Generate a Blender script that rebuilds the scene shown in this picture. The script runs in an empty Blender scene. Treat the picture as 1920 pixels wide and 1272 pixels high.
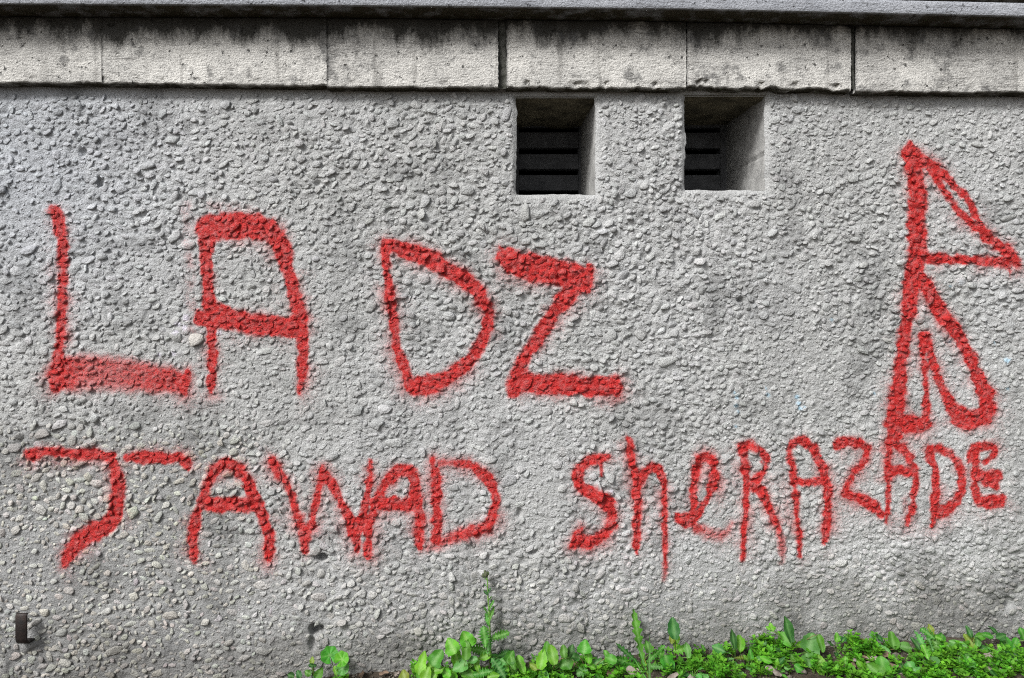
import bpy, math, random
import numpy as np

LAND = [(630, 'the round-leaved mallow'), (803, 'the leftmost broadleaf clump'), (920, 'the tall thistle'), (1030, 'the oval-leaved clump'), (1100, 'the folded square leaf'),
        (1204, 'the dandelion'), (1266, 'the dark upright leaf'), (1378, 'the two-spoon rosette'), (1478, 'the tall dark rolled leaf'), (1520, 'the large round pale leaf'),
        (1656, 'the three spoon leaves'), (1740, 'the bushy toothed weed'), (1822, 'the paired oval leaves'), (1905, 'the right frame edge')]
def whereabouts(px):
    d, nm = min((abs(px - q), q) for q, _ in LAND)
    t = dict(LAND)[nm]
    return ('just left of ' if px < nm - 9 else 'just right of ' if px > nm + 9 else 'in front of ') + t
# ------------------------------------------------------------------ camera, sky, sun, exposure
K = 0.0013            # metres of wall face per photograph pixel
D = 1.664             # camera to wall face
CX, CY, ZC = 925.0, 548.0, 0.90
scene = bpy.context.scene
col = scene.collection
rng = np.random.default_rng(11)
random.seed(5)

cam_d = bpy.data.cameras.new('camera')
cam_d.sensor_width = 36.0
cam_d.lens = 24.0
cam_d.shift_x = (960 - CX) / 1920
cam_d.shift_y = -(636 - CY) / 1920
cam_d.clip_start = 0.02
cam_d.clip_end = 1000
cam = bpy.data.objects.new('camera', cam_d)
cam.location = (0, -D, ZC)
cam.rotation_euler = (math.radians(90), 0, 0)
col.objects.link(cam)
scene.camera = cam

SUN_EL, SUN_AZ = math.radians(43), math.radians(44)     # from the front left, high
world = bpy.data.worlds.new('World')
scene.world = world
world.use_nodes = True
wn, wl = world.node_tree.nodes, world.node_tree.links
bg = wn['Background']
sky = wn.new('ShaderNodeTexSky')
sky.sky_type = 'NISHITA'
sky.sun_disc = False
sky.sun_elevation = SUN_EL
sky.sun_rotation = math.pi + SUN_AZ
sky.dust_density = 4.0
hs = wn.new('ShaderNodeHueSaturation')
hs.inputs['Saturation'].default_value = 0.25
wl.new(sky.outputs[0], hs.inputs['Color'])
wl.new(hs.outputs[0], bg.inputs[0])
bg.inputs[1].default_value = 0.052

sun_d = bpy.data.lights.new('sun', 'SUN')
sun_d.energy = 1.5
sun_d.angle = math.radians(17)
sun_d.color = (1.0, 0.985, 0.965)
sun = bpy.data.objects.new('sun', sun_d)
from mathutils import Vector, Matrix
sun_dir = Vector((-math.sin(SUN_AZ) * math.cos(SUN_EL), -math.cos(SUN_AZ) * math.cos(SUN_EL), math.sin(SUN_EL)))
sun.rotation_euler = sun_dir.to_track_quat('Z', 'Y').to_euler()
sun.location = (-3, -4, 6)
col.objects.link(sun)

vs = scene.view_settings
vs.view_transform = 'Standard'
vs.look = 'None'
vs.gamma = 1.0
vs.exposure = 1.46
scene.cycles.use_denoising = False
scene.cycles.filter_width = 1.1

# ------------------------------------------------------------------ helpers
def P(px, py, y=0.0):
    """photograph pixel -> world point on the plane at depth y (wall face is y = 0)"""
    s = (D + y) / D
    return Vector(((px - CX) * K * s, y, ZC + (CY - py) * K * s))

def tag(o, label=None, cat=None, group=None, kind=None):
    if label: o['label'] = label
    if cat: o['category'] = cat
    if group: o['group'] = group
    if kind: o['kind'] = kind
    return o

def empty(name, loc=(0, 0, 0)):
    o = bpy.data.objects.new(name, None)
    o.empty_display_size = 0.05
    o.location = loc
    col.objects.link(o)
    return o

def mesh_obj(name, verts, faces, mat, parent=None, smooth=True, attrs=None, origin=None):
    """faces: (n,3) or (n,4) array or a list of lists; verts are world coordinates"""
    me = bpy.data.meshes.new(name)
    v = np.asarray(verts, dtype=np.float64)
    off = Vector((0, 0, 0)) if origin is None else Vector(origin)
    if parent is not None and origin is None:
        off = parent_origin(parent)
    v = v - np.array(off)
    if isinstance(faces, np.ndarray):
        n, k = faces.shape
        me.vertices.add(len(v)); me.loops.add(n * k); me.polygons.add(n)
        me.vertices.foreach_set('co', v.astype(np.float32).ravel())
        me.loops.foreach_set('vertex_index', faces.astype(np.int32).ravel())
        me.polygons.foreach_set('loop_start', np.arange(0, n * k, k, dtype=np.int32))
        try:
            me.polygons.foreach_set('loop_total', np.full(n, k, dtype=np.int32))
        except Exception:
            pass
    else:
        me.from_pydata([tuple(a) for a in v], [], faces)
    if attrs:
        for an, (typ, data) in attrs.items():
            a = me.attributes.new(an, typ, 'POINT')
            if typ == 'FLOAT':
                a.data.foreach_set('value', np.asarray(data, dtype=np.float32).ravel())
            else:
                a.data.foreach_set('color', np.asarray(data, dtype=np.float32).ravel())
    me.update(calc_edges=True)
    me.validate()
    if smooth:
        me.polygons.foreach_set('use_smooth', np.ones(len(me.polygons), dtype=bool))
    me.materials.append(mat)
    o = bpy.data.objects.new(name, me)
    col.objects.link(o)
    if parent is not None:
        o.parent = parent
        if origin is not None:
            o.location = Vector(origin) - parent_origin(parent)
    elif origin is not None:
        o.location = origin
    return o

def parent_origin(p):
    loc = Vector((0, 0, 0))
    while p is not None:
        loc += p.location
        p = p.parent
    return loc

def grid_faces(nu, nv):
    i = np.arange(nu * nv).reshape(nv, nu)
    return np.stack([i[:-1, :-1], i[1:, :-1], i[1:, 1:], i[:-1, 1:]], -1).reshape(-1, 4)

def lattice_noise(x, y, scale, seed):
    """smooth value noise in 0..1 at coordinates x, y (arrays) with cell size scale"""
    r = np.random.default_rng(seed)
    tab = r.random((256, 256))
    u, v = np.asarray(x) / scale + 1000.3, np.asarray(y) / scale + 1000.7
    iu, iv = np.floor(u).astype(int), np.floor(v).astype(int)
    fu, fv = u - iu, v - iv
    fu = fu * fu * (3 - 2 * fu); fv = fv * fv * (3 - 2 * fv)
    a = tab[iv % 256, iu % 256]; b = tab[iv % 256, (iu + 1) % 256]
    c = tab[(iv + 1) % 256, iu % 256]; d = tab[(iv + 1) % 256, (iu + 1) % 256]
    return (a * (1 - fu) + b * fu) * (1 - fv) + (c * (1 - fu) + d * fu) * fv

def fbm(x, y, scale, seed, octs=4, gain=0.5):
    t, amp, s = 0, 1.0, 0
    for o in range(octs):
        t = t + amp * lattice_noise(x, y, scale / 2 ** o, seed + o)
        s += amp
        amp *= gain
    return t / s

def sstep(a, b, x):
    t = np.clip((x - a) / (b - a), 0, 1)
    return t * t * (3 - 2 * t)

# ------------------------------------------------------------------ materials
def new_mat(name, rough=0.85, spec=0.3):
    m = bpy.data.materials.new(name)
    m.use_nodes = True
    nt = m.node_tree
    b = nt.nodes['Principled BSDF']
    b.inputs['Roughness'].default_value = rough
    b.inputs['Specular IOR Level'].default_value = spec
    return m, nt.nodes, nt.links, b

def N(nodes, t, **kw):
    n = nodes.new(t)
    for k, v in kw.items():
        setattr(n, k, v)
    return n

def noise(nodes, links, vec, scale, detail=4, rough=0.55):
    n = nodes.new('ShaderNodeTexNoise')
    n.inputs['Scale'].default_value = scale
    n.inputs['Detail'].default_value = detail
    n.inputs['Roughness'].default_value = rough
    if vec is not None:
        links.new(vec, n.inputs['Vector'])
    return n.outputs['Fac']

def mrange(nodes, links, val, a, b, c, d):
    n = nodes.new('ShaderNodeMapRange')
    links.new(val, n.inputs[0])
    for i, q in enumerate((a, b, c, d)):
        n.inputs[1 + i].default_value = q
    return n.outputs[0]

def math2(nodes, links, op, a, b):
    n = nodes.new('ShaderNodeMath'); n.operation = op
    for i, q in enumerate((a, b)):
        if isinstance(q, (int, float)): n.inputs[i].default_value = q
        else: links.new(q, n.inputs[i])
    return n.outputs[0]

def mix(nodes, links, fac, a, b, blend='MIX'):
    n = nodes.new('ShaderNodeMix'); n.data_type = 'RGBA'; n.blend_type = blend
    if isinstance(fac, (int, float)): n.inputs[0].default_value = fac
    else: links.new(fac, n.inputs[0])
    for i, q in ((6, a), (7, b)):
        if isinstance(q, tuple): n.inputs[i].default_value = (*q, 1)
        else: links.new(q, n.inputs[i])
    return n.outputs[2]

def bump(nodes, links, bsdf, h, dist, strength=1.0):
    n = nodes.new('ShaderNodeBump')
    n.inputs['Strength'].default_value = strength
    n.inputs['Distance'].default_value = dist
    links.new(h, n.inputs['Height'])
    links.new(n.outputs[0], bsdf.inputs['Normal'])
    return n

def world_pos(nodes):
    return nodes.new('ShaderNodeNewGeometry').outputs['Position']

def stretched(nodes, links, vec, s):
    n = nodes.new('ShaderNodeMapping'); n.inputs['Scale'].default_value = s
    links.new(vec, n.inputs['Vector'])
    return n.outputs[0]

def render_coat_mat():
    m, nd, lk, b = new_mat('painted_render', 0.75, 0.35)
    pos = world_pos(nd)
    base = N(nd, 'ShaderNodeAttribute', attribute_name='base').outputs['Color']
    cov = N(nd, 'ShaderNodeAttribute', attribute_name='paint').outputs['Fac']
    n1 = noise(nd, lk, pos, 260, 3, 0.6)
    n2 = noise(nd, lk, pos, 14, 4)
    n3 = noise(nd, lk, pos, 900, 2)
    tone = mrange(nd, lk, n2, 0.3, 0.7, 0.90, 1.08)
    tone = math2(nd, lk, 'MULTIPLY', tone, mrange(nd, lk, n1, 0.3, 0.7, 0.86, 1.12))
    cc = N(nd, 'ShaderNodeCombineColor')
    for i in range(3): lk.new(tone, cc.inputs[i])
    c = mix(nd, lk, 1.0, base, cc.outputs[0], 'MULTIPLY')
    # spray paint: coverage from the strokes, broken up into speckle where it thins out
    sp = math2(nd, lk, 'ADD', cov, math2(nd, lk, 'MULTIPLY', math2(nd, lk, 'SUBTRACT', n3, 0.5), 0.6))
    sp = math2(nd, lk, 'ADD', sp, math2(nd, lk, 'MULTIPLY', math2(nd, lk, 'SUBTRACT', n1, 0.5), 0.45))
    fac = mrange(nd, lk, sp, 0.10, 0.80, 0.0, 1.0)
    gate = mrange(nd, lk, cov, 0.0, 0.06, 0.0, 1.0)
    fac = math2(nd, lk, 'MULTIPLY', fac, gate)
    fac = math2(nd, lk, 'MULTIPLY', fac, mrange(nd, lk, noise(nd, lk, pos, 70, 4, 0.65), 0.32, 0.54, 0.80, 1.0))
    red = mix(nd, lk, mrange(nd, lk, n1, 0.25, 0.75, 0, 1), (0.33, 0.008, 0.009), (0.52, 0.022, 0.019))
    c = mix(nd, lk, fac, c, red)
    lk.new(c, b.inputs['Base Color'])
    rg = mrange(nd, lk, fac, 0, 1, 0.80, 0.55)
    lk.new(rg, b.inputs['Roughness'])
    h = math2(nd, lk, 'ADD', noise(nd, lk, pos, 300, 4, 0.65), math2(nd, lk, 'MULTIPLY', noise(nd, lk, pos, 125, 3), 1.3))
    bump(nd, lk, b, h, 0.0048, 0.8)
    return m

def stone_mat(name, ca, cb, streak=True, soot=True, blue=False, ztop=1.6):
    m, nd, lk, b = new_mat(name, 0.88, 0.25)
    pos = world_pos(nd)
    fine = noise(nd, lk, pos, 220, 5, 0.65)
    grain = noise(nd, lk, stretched(nd, lk, pos, (0.45, 1, 1.25)), 150, 5, 0.7)
    blotch = noise(nd, lk, pos, 9, 5, 0.6)
    c = mix(nd, lk, mrange(nd, lk, blotch, 0.35, 0.68, 0, 1), ca, cb)
    c = mix(nd, lk, mrange(nd, lk, grain, 0.47, 0.33, 0, 0.70), c, tuple(x * 0.38 for x in ca))
    c = mix(nd, lk, mrange(nd, lk, fine, 0.56, 0.72, 0, 0.45), c, tuple(min(1, x * 1.35) for x in ca))
    bt = N(nd, 'ShaderNodeObjectInfo').outputs['Random']
    bc_ = N(nd, 'ShaderNodeCombineColor')
    for i in range(3): lk.new(mrange(nd, lk, bt, 0, 1, 0.86, 1.06), bc_.inputs[i])
    c = mix(nd, lk, 1.0, c, bc_.outputs[0], 'MULTIPLY')
    # fine bedding cracks and pits
    ck = noise(nd, lk, stretched(nd, lk, pos, (0.10, 1, 1.6)), 42, 4, 0.6)
    ckl = mrange(nd, lk, math2(nd, lk, 'ABSOLUTE', math2(nd, lk, 'SUBTRACT', ck, 0.5), 0), 0.0, 0.014, 0.75, 0.0)
    ckl = math2(nd, lk, 'MULTIPLY', ckl, mrange(nd, lk, blotch, 0.48, 0.56, 0, 1))
    c = mix(nd, lk, ckl, c, (0.05, 0.045, 0.04))
    pit = noise(nd, lk, pos, 62, 4, 0.6)
    c = mix(nd, lk, mrange(nd, lk, pit, 0.36, 0.29, 0, 0.85), c, (0.02, 0.02, 0.02))
    if soot:
        # black crust: irregular tongues hanging from the drip edge, and scattered grey lichen patches
        tong = noise(nd, lk, stretched(nd, lk, pos, (1, 1, 0.30)), 15, 6, 0.7)
        patch = noise(nd, lk, stretched(nd, lk, pos, (1, 1, 0.35)), 4.2, 3)
        sep = N(nd, 'ShaderNodeSeparateXYZ'); lk.new(pos, sep.inputs[0])
        hgt = mrange(nd, lk, sep.outputs['Z'], ztop - 0.13, ztop, 0.0, 1.0)
        s = math2(nd, lk, 'ADD', math2(nd, lk, 'MULTIPLY', tong, 0.95), math2(nd, lk, 'MULTIPLY', patch, 0.55))
        s = math2(nd, lk, 'ADD', s, math2(nd, lk, 'MULTIPLY', hgt, 0.70))
        s = math2(nd, lk, 'ADD', s, math2(nd, lk, 'MULTIPLY', math2(nd, lk, 'SUBTRACT', fine, 0.5), 0.25))
        sf = mrange(nd, lk, s, 1.03, 1.24, 0.0, 0.93)
        c = mix(nd, lk, sf, c, (0.022, 0.021, 0.017))
        dr = noise(nd, lk, stretched(nd, lk, pos, (1, 1, 0.10)), 34, 4, 0.6)
        c = mix(nd, lk, mrange(nd, lk, dr, 0.56, 0.70, 0, 0.55), c, (0.13, 0.125, 0.115))
        li = noise(nd, lk, pos, 21, 6, 0.72)
        c = mix(nd, lk, mrange(nd, lk, li, 0.53, 0.66, 0, 0.75), c, (0.10, 0.10, 0.10))
    # patchy olive-black algae, also painting shade onto every downward-facing stone face
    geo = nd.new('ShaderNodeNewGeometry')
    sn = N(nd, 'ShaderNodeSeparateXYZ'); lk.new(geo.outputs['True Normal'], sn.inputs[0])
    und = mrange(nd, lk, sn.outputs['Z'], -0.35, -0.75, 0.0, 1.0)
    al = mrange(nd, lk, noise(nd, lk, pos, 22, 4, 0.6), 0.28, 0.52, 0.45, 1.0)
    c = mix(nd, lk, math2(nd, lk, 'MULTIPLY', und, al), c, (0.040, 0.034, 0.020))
    lk.new(c, b.inputs['Base Color'])
    h = math2(nd, lk, 'ADD', math2(nd, lk, 'MULTIPLY', grain, 0.9), fine)
    h = math2(nd, lk, 'ADD', h, mrange(nd, lk, pit, 0.36, 0.29, 0, -0.9))
    bump(nd, lk, b, h, 0.0060, 0.9)
    return m

def plain_mat(name, ca, cb, scale, rough=0.85, bdist=0.002, bscale=None, spec=0.3, metal=0.0):
    m, nd, lk, b = new_mat(name, rough, spec)
    pos = world_pos(nd)
    n = noise(nd, lk, pos, scale, 5, 0.6)
    lk.new(mix(nd, lk, mrange(nd, lk, n, 0.35, 0.66, 0, 1), ca, cb), b.inputs['Base Color'])
    b.inputs['Metallic'].default_value = metal
    bump(nd, lk, b, noise(nd, lk, pos, bscale or scale * 4, 5, 0.65), bdist, 0.8)
    return m

def leaf_mat(name, ca, cb, rib, trans=0.35, use_tint=False):
    m, nd, lk, b = new_mat(name, 0.5, 0.28)
    pos = world_pos(nd)
    n = noise(nd, lk, pos, 60, 3)
    c = mix(nd, lk, mrange(nd, lk, n, 0.35, 0.65, 0, 1), ca, cb)
    if use_tint:
        t = N(nd, 'ShaderNodeAttribute', attribute_name='tint').outputs['Color']
        c = mix(nd, lk, 1.0, c, t, 'MULTIPLY')
    else:
        info = N(nd, 'ShaderNodeObjectInfo').outputs['Random']
        hsv = N(nd, 'ShaderNodeHueSaturation')
        lk.new(mrange(nd, lk, info, 0, 1, 0.485, 0.515), hsv.inputs['Hue'])
        lk.new(mrange(nd, lk, math2(nd, lk, 'FRACT', math2(nd, lk, 'MULTIPLY', info, 7.3), 0), 0, 1, 0.75, 1.2), hsv.inputs['Value'])
        lk.new(c, hsv.inputs['Color'])
        c = hsv.outputs[0]
        r = N(nd, 'ShaderNodeAttribute', attribute_name='rib').outputs['Fac']
        c = mix(nd, lk, mrange(nd, lk, r, 0.55, 1.0, 0, 0.65), c, rib)
        v = N(nd, 'ShaderNodeAttribute', attribute_name='along').outputs['Fac']
        # side veins, in leaf space: along the blade plus the distance from the midrib
        w = N(nd, 'ShaderNodeMath', operation='SINE')
        lk.new(math2(nd, lk, 'MULTIPLY', math2(nd, lk, 'ADD', v, math2(nd, lk, 'MULTIPLY', r, 0.28)), 44.0), w.inputs[0])
        ve = mrange(nd, lk, w.outputs[0], 0.86, 1.0, 0, 0.14)
        c = mix(nd, lk, ve, c, rib)
        bump(nd, lk, b, math2(nd, lk, 'SUBTRACT', n, math2(nd, lk, 'MULTIPLY', ve, 1.2)), 0.0015, 0.7)
    lk.new(c, b.inputs['Base Color'])
    tr = nd.new('ShaderNodeBsdfTranslucent')
    lk.new(mix(nd, lk, 1.0, c, (1.25, 1.3, 0.5), 'MULTIPLY'), tr.inputs['Color'])
    ms = nd.new('ShaderNodeMixShader'); ms.inputs[0].default_value = trans
    lk.new(b.outputs[0], ms.inputs[1]); lk.new(tr.outputs[0], ms.inputs[2])
    lk.new(ms.outputs[0], nd['Material Output'].inputs['Surface'])
    return m

M_render = render_coat_mat()
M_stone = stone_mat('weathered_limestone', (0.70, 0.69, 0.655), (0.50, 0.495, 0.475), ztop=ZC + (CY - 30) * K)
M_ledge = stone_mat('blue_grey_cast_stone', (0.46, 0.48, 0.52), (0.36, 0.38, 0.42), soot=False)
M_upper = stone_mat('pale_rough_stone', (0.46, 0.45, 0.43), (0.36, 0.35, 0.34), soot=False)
M_mortar = plain_mat('dark_joint_mortar', (0.03, 0.032, 0.024), (0.11, 0.11, 0.10), 60, 0.95, 0.006, 140)
M_vent = plain_mat('bare_concrete', (0.42, 0.42, 0.41), (0.25, 0.25, 0.245), 30, 0.9, 0.003, 160)
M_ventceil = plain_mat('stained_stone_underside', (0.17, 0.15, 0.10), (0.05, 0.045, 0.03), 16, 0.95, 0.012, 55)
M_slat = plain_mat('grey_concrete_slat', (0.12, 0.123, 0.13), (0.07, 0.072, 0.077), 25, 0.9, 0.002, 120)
M_dark = plain_mat('shade_black_cavity', (0.02, 0.02, 0.02), (0.012, 0.012, 0.012), 20)  # near-black colour paints in the darkness inside the closed vent box
M_iron = plain_mat('rusty_dark_iron', (0.012, 0.011, 0.011), (0.032, 0.021, 0.018), 70, 0.55, 0.0012, 240, spec=0.5, metal=0.4)
M_soil = plain_mat('dark_soil', (0.035, 0.028, 0.020), (0.085, 0.068, 0.050), 26, 0.95, 0.012, 90)
M_grit = plain_mat('gritty_soil', (0.05, 0.042, 0.032), (0.20, 0.18, 0.155), 90, 0.95, 0.003, 300)
M_dry = plain_mat('dry_brown_leaf', (0.21, 0.145, 0.10), (0.12, 0.085, 0.065), 60, 0.8, 0.002, 200)
M_drygrey = plain_mat('dry_grey_leaf', (0.30, 0.265, 0.235), (0.19, 0.155, 0.135), 60, 0.8, 0.002, 200)
LEAF = {
    'bright': leaf_mat('bright_leaf', (0.150, 0.410, 0.026), (0.095, 0.300, 0.018), (0.28, 0.48, 0.13)),
    'mid': leaf_mat('green_leaf', (0.080, 0.290, 0.026), (0.052, 0.205, 0.018), (0.22, 0.42, 0.13)),
    'dark': leaf_mat('dark_leaf', (0.028, 0.125, 0.022), (0.018, 0.085, 0.016), (0.12, 0.28, 0.08)),
    'pale': leaf_mat('pale_blue_green_leaf', (0.115, 0.330, 0.075), (0.080, 0.250, 0.050), (0.26, 0.45, 0.19)),
}
LEAF['yellow'] = leaf_mat('yellowing_leaf', (0.19, 0.25, 0.03), (0.14, 0.23, 0.025), (0.30, 0.38, 0.11))
M_stem = plain_mat('green_stem', (0.10, 0.24, 0.04), (0.16, 0.27, 0.07), 40, 0.5, 0.0006, 300)
M_stemred = plain_mat('reddish_stalk', (0.13, 0.15, 0.05), (0.16, 0.09, 0.05), 30, 0.5, 0.0006, 300)
M_cover = leaf_mat('small_bright_leaflets', (0.135, 0.390, 0.030), (0.080, 0.275, 0.020), (0.2, 0.4, 0.1), 0.4, use_tint=True)
M_bud = plain_mat('thistle_bud', (0.06, 0.12, 0.03), (0.10, 0.07, 0.07), 300, 0.7, 0.001, 600)

# ------------------------------------------------------------------ outlines read along the photograph
GX = [-1600, 0, 300, 500, 760, 1000, 1300, 1600, 1920, 3500]
GY = [1335, 1300, 1286, 1276, 1259, 1240, 1224, 1208, 1192, 1150]
def ground_py(px): return np.interp(px, GX, GY)
def ground_z(X, Y):
    px = np.asarray(X) / K + CX
    z = ZC + (CY - ground_py(px)) * K
    n = (fbm(np.asarray(X) * 1000, np.asarray(Y) * 1000, 90, 71, 4) - 0.5) * 0.022
    far = sstep(0.6, 6.0, -np.asarray(Y))
    return z * (1 - far) + n * (1 - 0.5 * far)

VENTS = [(967, 183, 1117, 365), (1284, 180, 1436, 357)]
VD = D * (1 / 0.855 - 1)       # depth of the vent tunnels

# ------------------------------------------------------------------ graffiti strokes (x, y, width) in wall pixels
S = {}
S['L'] = [[(103,396,24),(112,420,24),(118,450,18),(119,500,17),(118,560,16),(116,620,14),(114,660,16),(112,700,24),(110,715,30)],
          [(120,699,62,.82),(175,699,64,.74),(230,702,62,.70),(288,709,56,.74),(334,717,44,.82)],
          [(107,672,14,.8),(106,728,22,.85)], [(349,700,12),(345,735,16)]]
S['A large'] = [[(390,432,40),(388,480,18),(391,530,18),(393,575,22),(397,620,17),(397,680,15),(395,736,10)],
          [(394,430,52),(430,423,48),(475,424,48),(508,434,40),(530,464,30),(541,505,22),(552,555,22),(562,595,26),(568,640,20),(567,690,16),(560,737,8)],
          [(376,598,30),(404,594,44),(450,602,40),(510,611,37),(556,614,34)]]
S['D large'] = [[(722,457,20),(724,507,14),(732,557,15),(740,611,15),(744,651,16),(757,691,18),(772,724,22)],
          [(724,459,22),(765,470,28),(807,486,32),(857,516,30),(897,549,26),(915,585,20),(915,615,18),(906,640,19),(880,677,22),(847,704,24),(807,721,32),(780,724,38)]]
S['Z large'] = [[(952,484,38),(975,497,48),(1020,508,48),(1066,516,50),(1088,522,46)],
          [(1092,525,36),(1066,552,36),(1040,584,26),(1012,628,22),(986,668,20),(970,700,24),(964,732,26)],
          [(1157,710,14),(1155,740,14)],[(1104,502,14),(1098,540,20)],[(942,466,8),(954,508,14)],
          [(968,720,38),(1010,719,38),(1070,723,36),(1120,725,35),(1150,726,36)]]
S['J'] = [[(58,855,22),(76,846,16),(110,845,16),(147,851,16),(190,853,14),(210,858,18),(220,885,22),(224,930,23),(217,968,26),(193,990,32),(165,1003,36),(143,1018,30),(130,1038,22),(122,1062,9)],
          [(240,859,10),(262,857,22),(290,858,22),(309,859,17),(338,858,22),(350,868,16),(354,876,8)]]
S['A after the J'] = [[(366,1047,12),(363,1012,19),(367,973,20),(379,942,20),(391,908,17),(406,880,19),(425,868,22),(445,877,20),(464,902,18),(480,935,20),(495,969,23),(505,1004,20),(507,1031,18),(503,1049,9)],
          [(383,946,26),(425,946,27),(472,946,25)]]
S['W'] = [[(510,864,13),(523,883,20),(539,906,15),(550,935,14),(558,966,15),(570,1004,19),(574,1030,11)],
          [(573,1012,17),(587,973,12),(597,927,11),(603,882,13)],
          [(604,880,16),(624,908,17),(643,946,16),(662,985,22),(670,1014,17),(669,1032,7)],
          [(666,997,22),(682,962,13),(690,923,12),(695,888,13),(695,868,11)]]
S['A after the W'] = [[(690,1043,9),(691,1004,15),(697,966,13),(707,935,15),(724,904,17),(748,882,22),(767,879,20),(777,902,17),(782,935,20),(786,973,16),(788,1004,18),(787,1027,8)],
          [(704,946,22),(735,945,25),(777,946,22)]]
S['D ending the left word'] = [[(811,863,12),(817,896,17),(819,935,15),(819,973,15),(818,1010,16)],
          [(823,868,14,.8),(850,868,16,.8),(879,872,15),(906,888,20),(924,912,17),(930,942,13),(924,973,16),(908,990,21),(883,995,23,.85),(856,1004,24,.75),(829,1016,22,.7),(806,1026,18,.6)]]
S['S'] = [[(1139,857,12),(1125,862,18),(1104,864,19),(1089,877,17),(1083,895,17),(1091,913,19),(1112,926,22),(1134,937,23),(1147,957,20),(1146,983,20),(1130,1006,21),(1104,1016,22),(1084,1010,22),(1071,1023,10)],
          [(1090,990,8),(1082,1004,14)], [(1127,870,4),(1127,892,2.5)]]
S['lowercase h'] = [[(1178,825,10),(1182,853,13),(1189,884,11),(1194,910,13),(1194,936,13),(1194,967,14),(1193,1001,13),(1193,1036,6)],
          [(1196,915,10),(1206,889,13),(1221,875,18),(1237,880,15),(1244,902,11),(1246,936,9),(1246,975,9),(1246,1014,8),(1247,1053,7),(1245,1086,5,.6)]]
S['lowercase e'] = [[(1272,974,16),(1286,976,25),(1302,973,20),(1315,954,13),(1331,926,13),(1340,895,13),(1338,868,15),(1323,854,18),(1311,863,16),(1303,889,11),(1299,926,11),(1299,957,13)],
          [(1305,986,20,.8),(1326,1000,22,.6),(1349,1004,22,.6),(1366,998,14,.65),(1371,982,7,.65)]]
S['R'] = [[(1391,845,17),(1395,871,13),(1398,897,10),(1398,936,9),(1397,975,9),(1395,1014,9),(1391,1050,5)],
          [(1390,838,15),(1406,836,17),(1427,843,16),(1438,861,13),(1434,884,13),(1420,900,16),(1415,917,16)],
          [(1425,920,16),(1440,947,14),(1451,973,12),(1461,999,12,.8),(1467,1025,12,.7),(1465,1053,8,.5)]]
S['A after the R'] = [[(1480,853,16),(1488,879,10),(1490,910,13),(1492,941,10),(1494,973,9),(1498,1004,10),(1498,1042,5)],
          [(1478,845,14),(1491,829,16),(1506,825,16),(1522,838,17),(1535,861,15),(1545,887,18),(1552,910,20),(1552,941,13),(1551,968,12),(1548,993,15),(1545,1020,8)],
          [(1491,902,16),(1516,905,16),(1545,902,18)]]
S['Z small'] = [[(1571,833,17),(1589,828,15),(1613,833,16),(1627,841,14),(1622,861,12),(1605,884,13),(1590,908,12),(1585,924,14),(1600,931,18),(1620,939,20),(1643,952,23),(1651,966,11)]]
S['A after the small Z'] = [[(1668,826,18),(1666,845,13),(1665,869,10),(1666,897,11),(1666,926,10),(1665,952,9),(1662,979,5)],
          [(1680,832,17),(1693,840,15),(1706,857,13),(1716,878,13),(1717,897,13),(1714,926,9),(1709,957,12),(1700,985,5)],
          [(1669,882,20),(1693,884,20),(1713,887,18)], [(1696,936,10,.45),(1699,962,12,.5)]]
S['D near the end'] = [[(1743,840,13),(1743,855,16),(1752,876,10),(1756,905,9),(1754,936,13),(1752,960,18),(1748,987,6)],
          [(1746,840,14),(1764,841,18),(1782,851,16),(1797,867,15),(1804,892,12),(1802,921,11),(1791,947,15),(1774,957,21),(1758,962,22)]]
S['E'] = [[(1815,866,7),(1826,842,14),(1844,836,15),(1862,838,13),(1863,852,12),(1848,868,10)],
          [(1829,845,14),(1828,884,13),(1829,910,14),(1831,939,13)],
          [(1834,889,19),(1850,897,30),(1869,893,24),(1864,908,20)],
          [(1836,941,16),(1852,944,23),(1872,939,25)]]
S['symbol'] = [[(1706,268,10),(1704,284,22),(1713,317,33),(1720,367,33),(1720,417,33),(1720,451,32),(1718,484,34),(1713,511,36),(1710,541,31),(1705,584,25),(1697,624,24),(1693,664,26),(1687,707,28),(1681,757,28),(1679,784,32),(1677,815,30)],
          [(1712,292,26),(1745,311,22),(1773,331,17),(1800,357,12),(1820,383,11),(1838,425,12),(1850,446,18),(1873,461,22),(1895,477,22),(1906,498,10)],
          [(1748,325,12),(1766,350,10),(1785,380,11),(1813,413,12),(1838,435,12)],
          [(1738,484,20),(1773,487,15),(1813,487,15),(1853,490,18),(1890,493,22)], [(1893,500,5),(1893,520,2.5)],
          [(1725,524,32),(1747,557,24),(1770,594,23),(1800,631,22),(1820,671,21),(1833,707,23),(1848,737,30),(1852,767,28),(1842,785,32),(1815,787,36),(1798,781,32),(1780,751,20),(1763,717,17),(1750,677,14),(1740,653,18),(1734,630,18)],
          [(1733,640,17),(1732,667,12),(1737,707,10),(1738,741,10),(1738,771,13),(1736,790,15)],
          [(1677,794,36),(1710,795,34),(1733,797,28)]]
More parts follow.
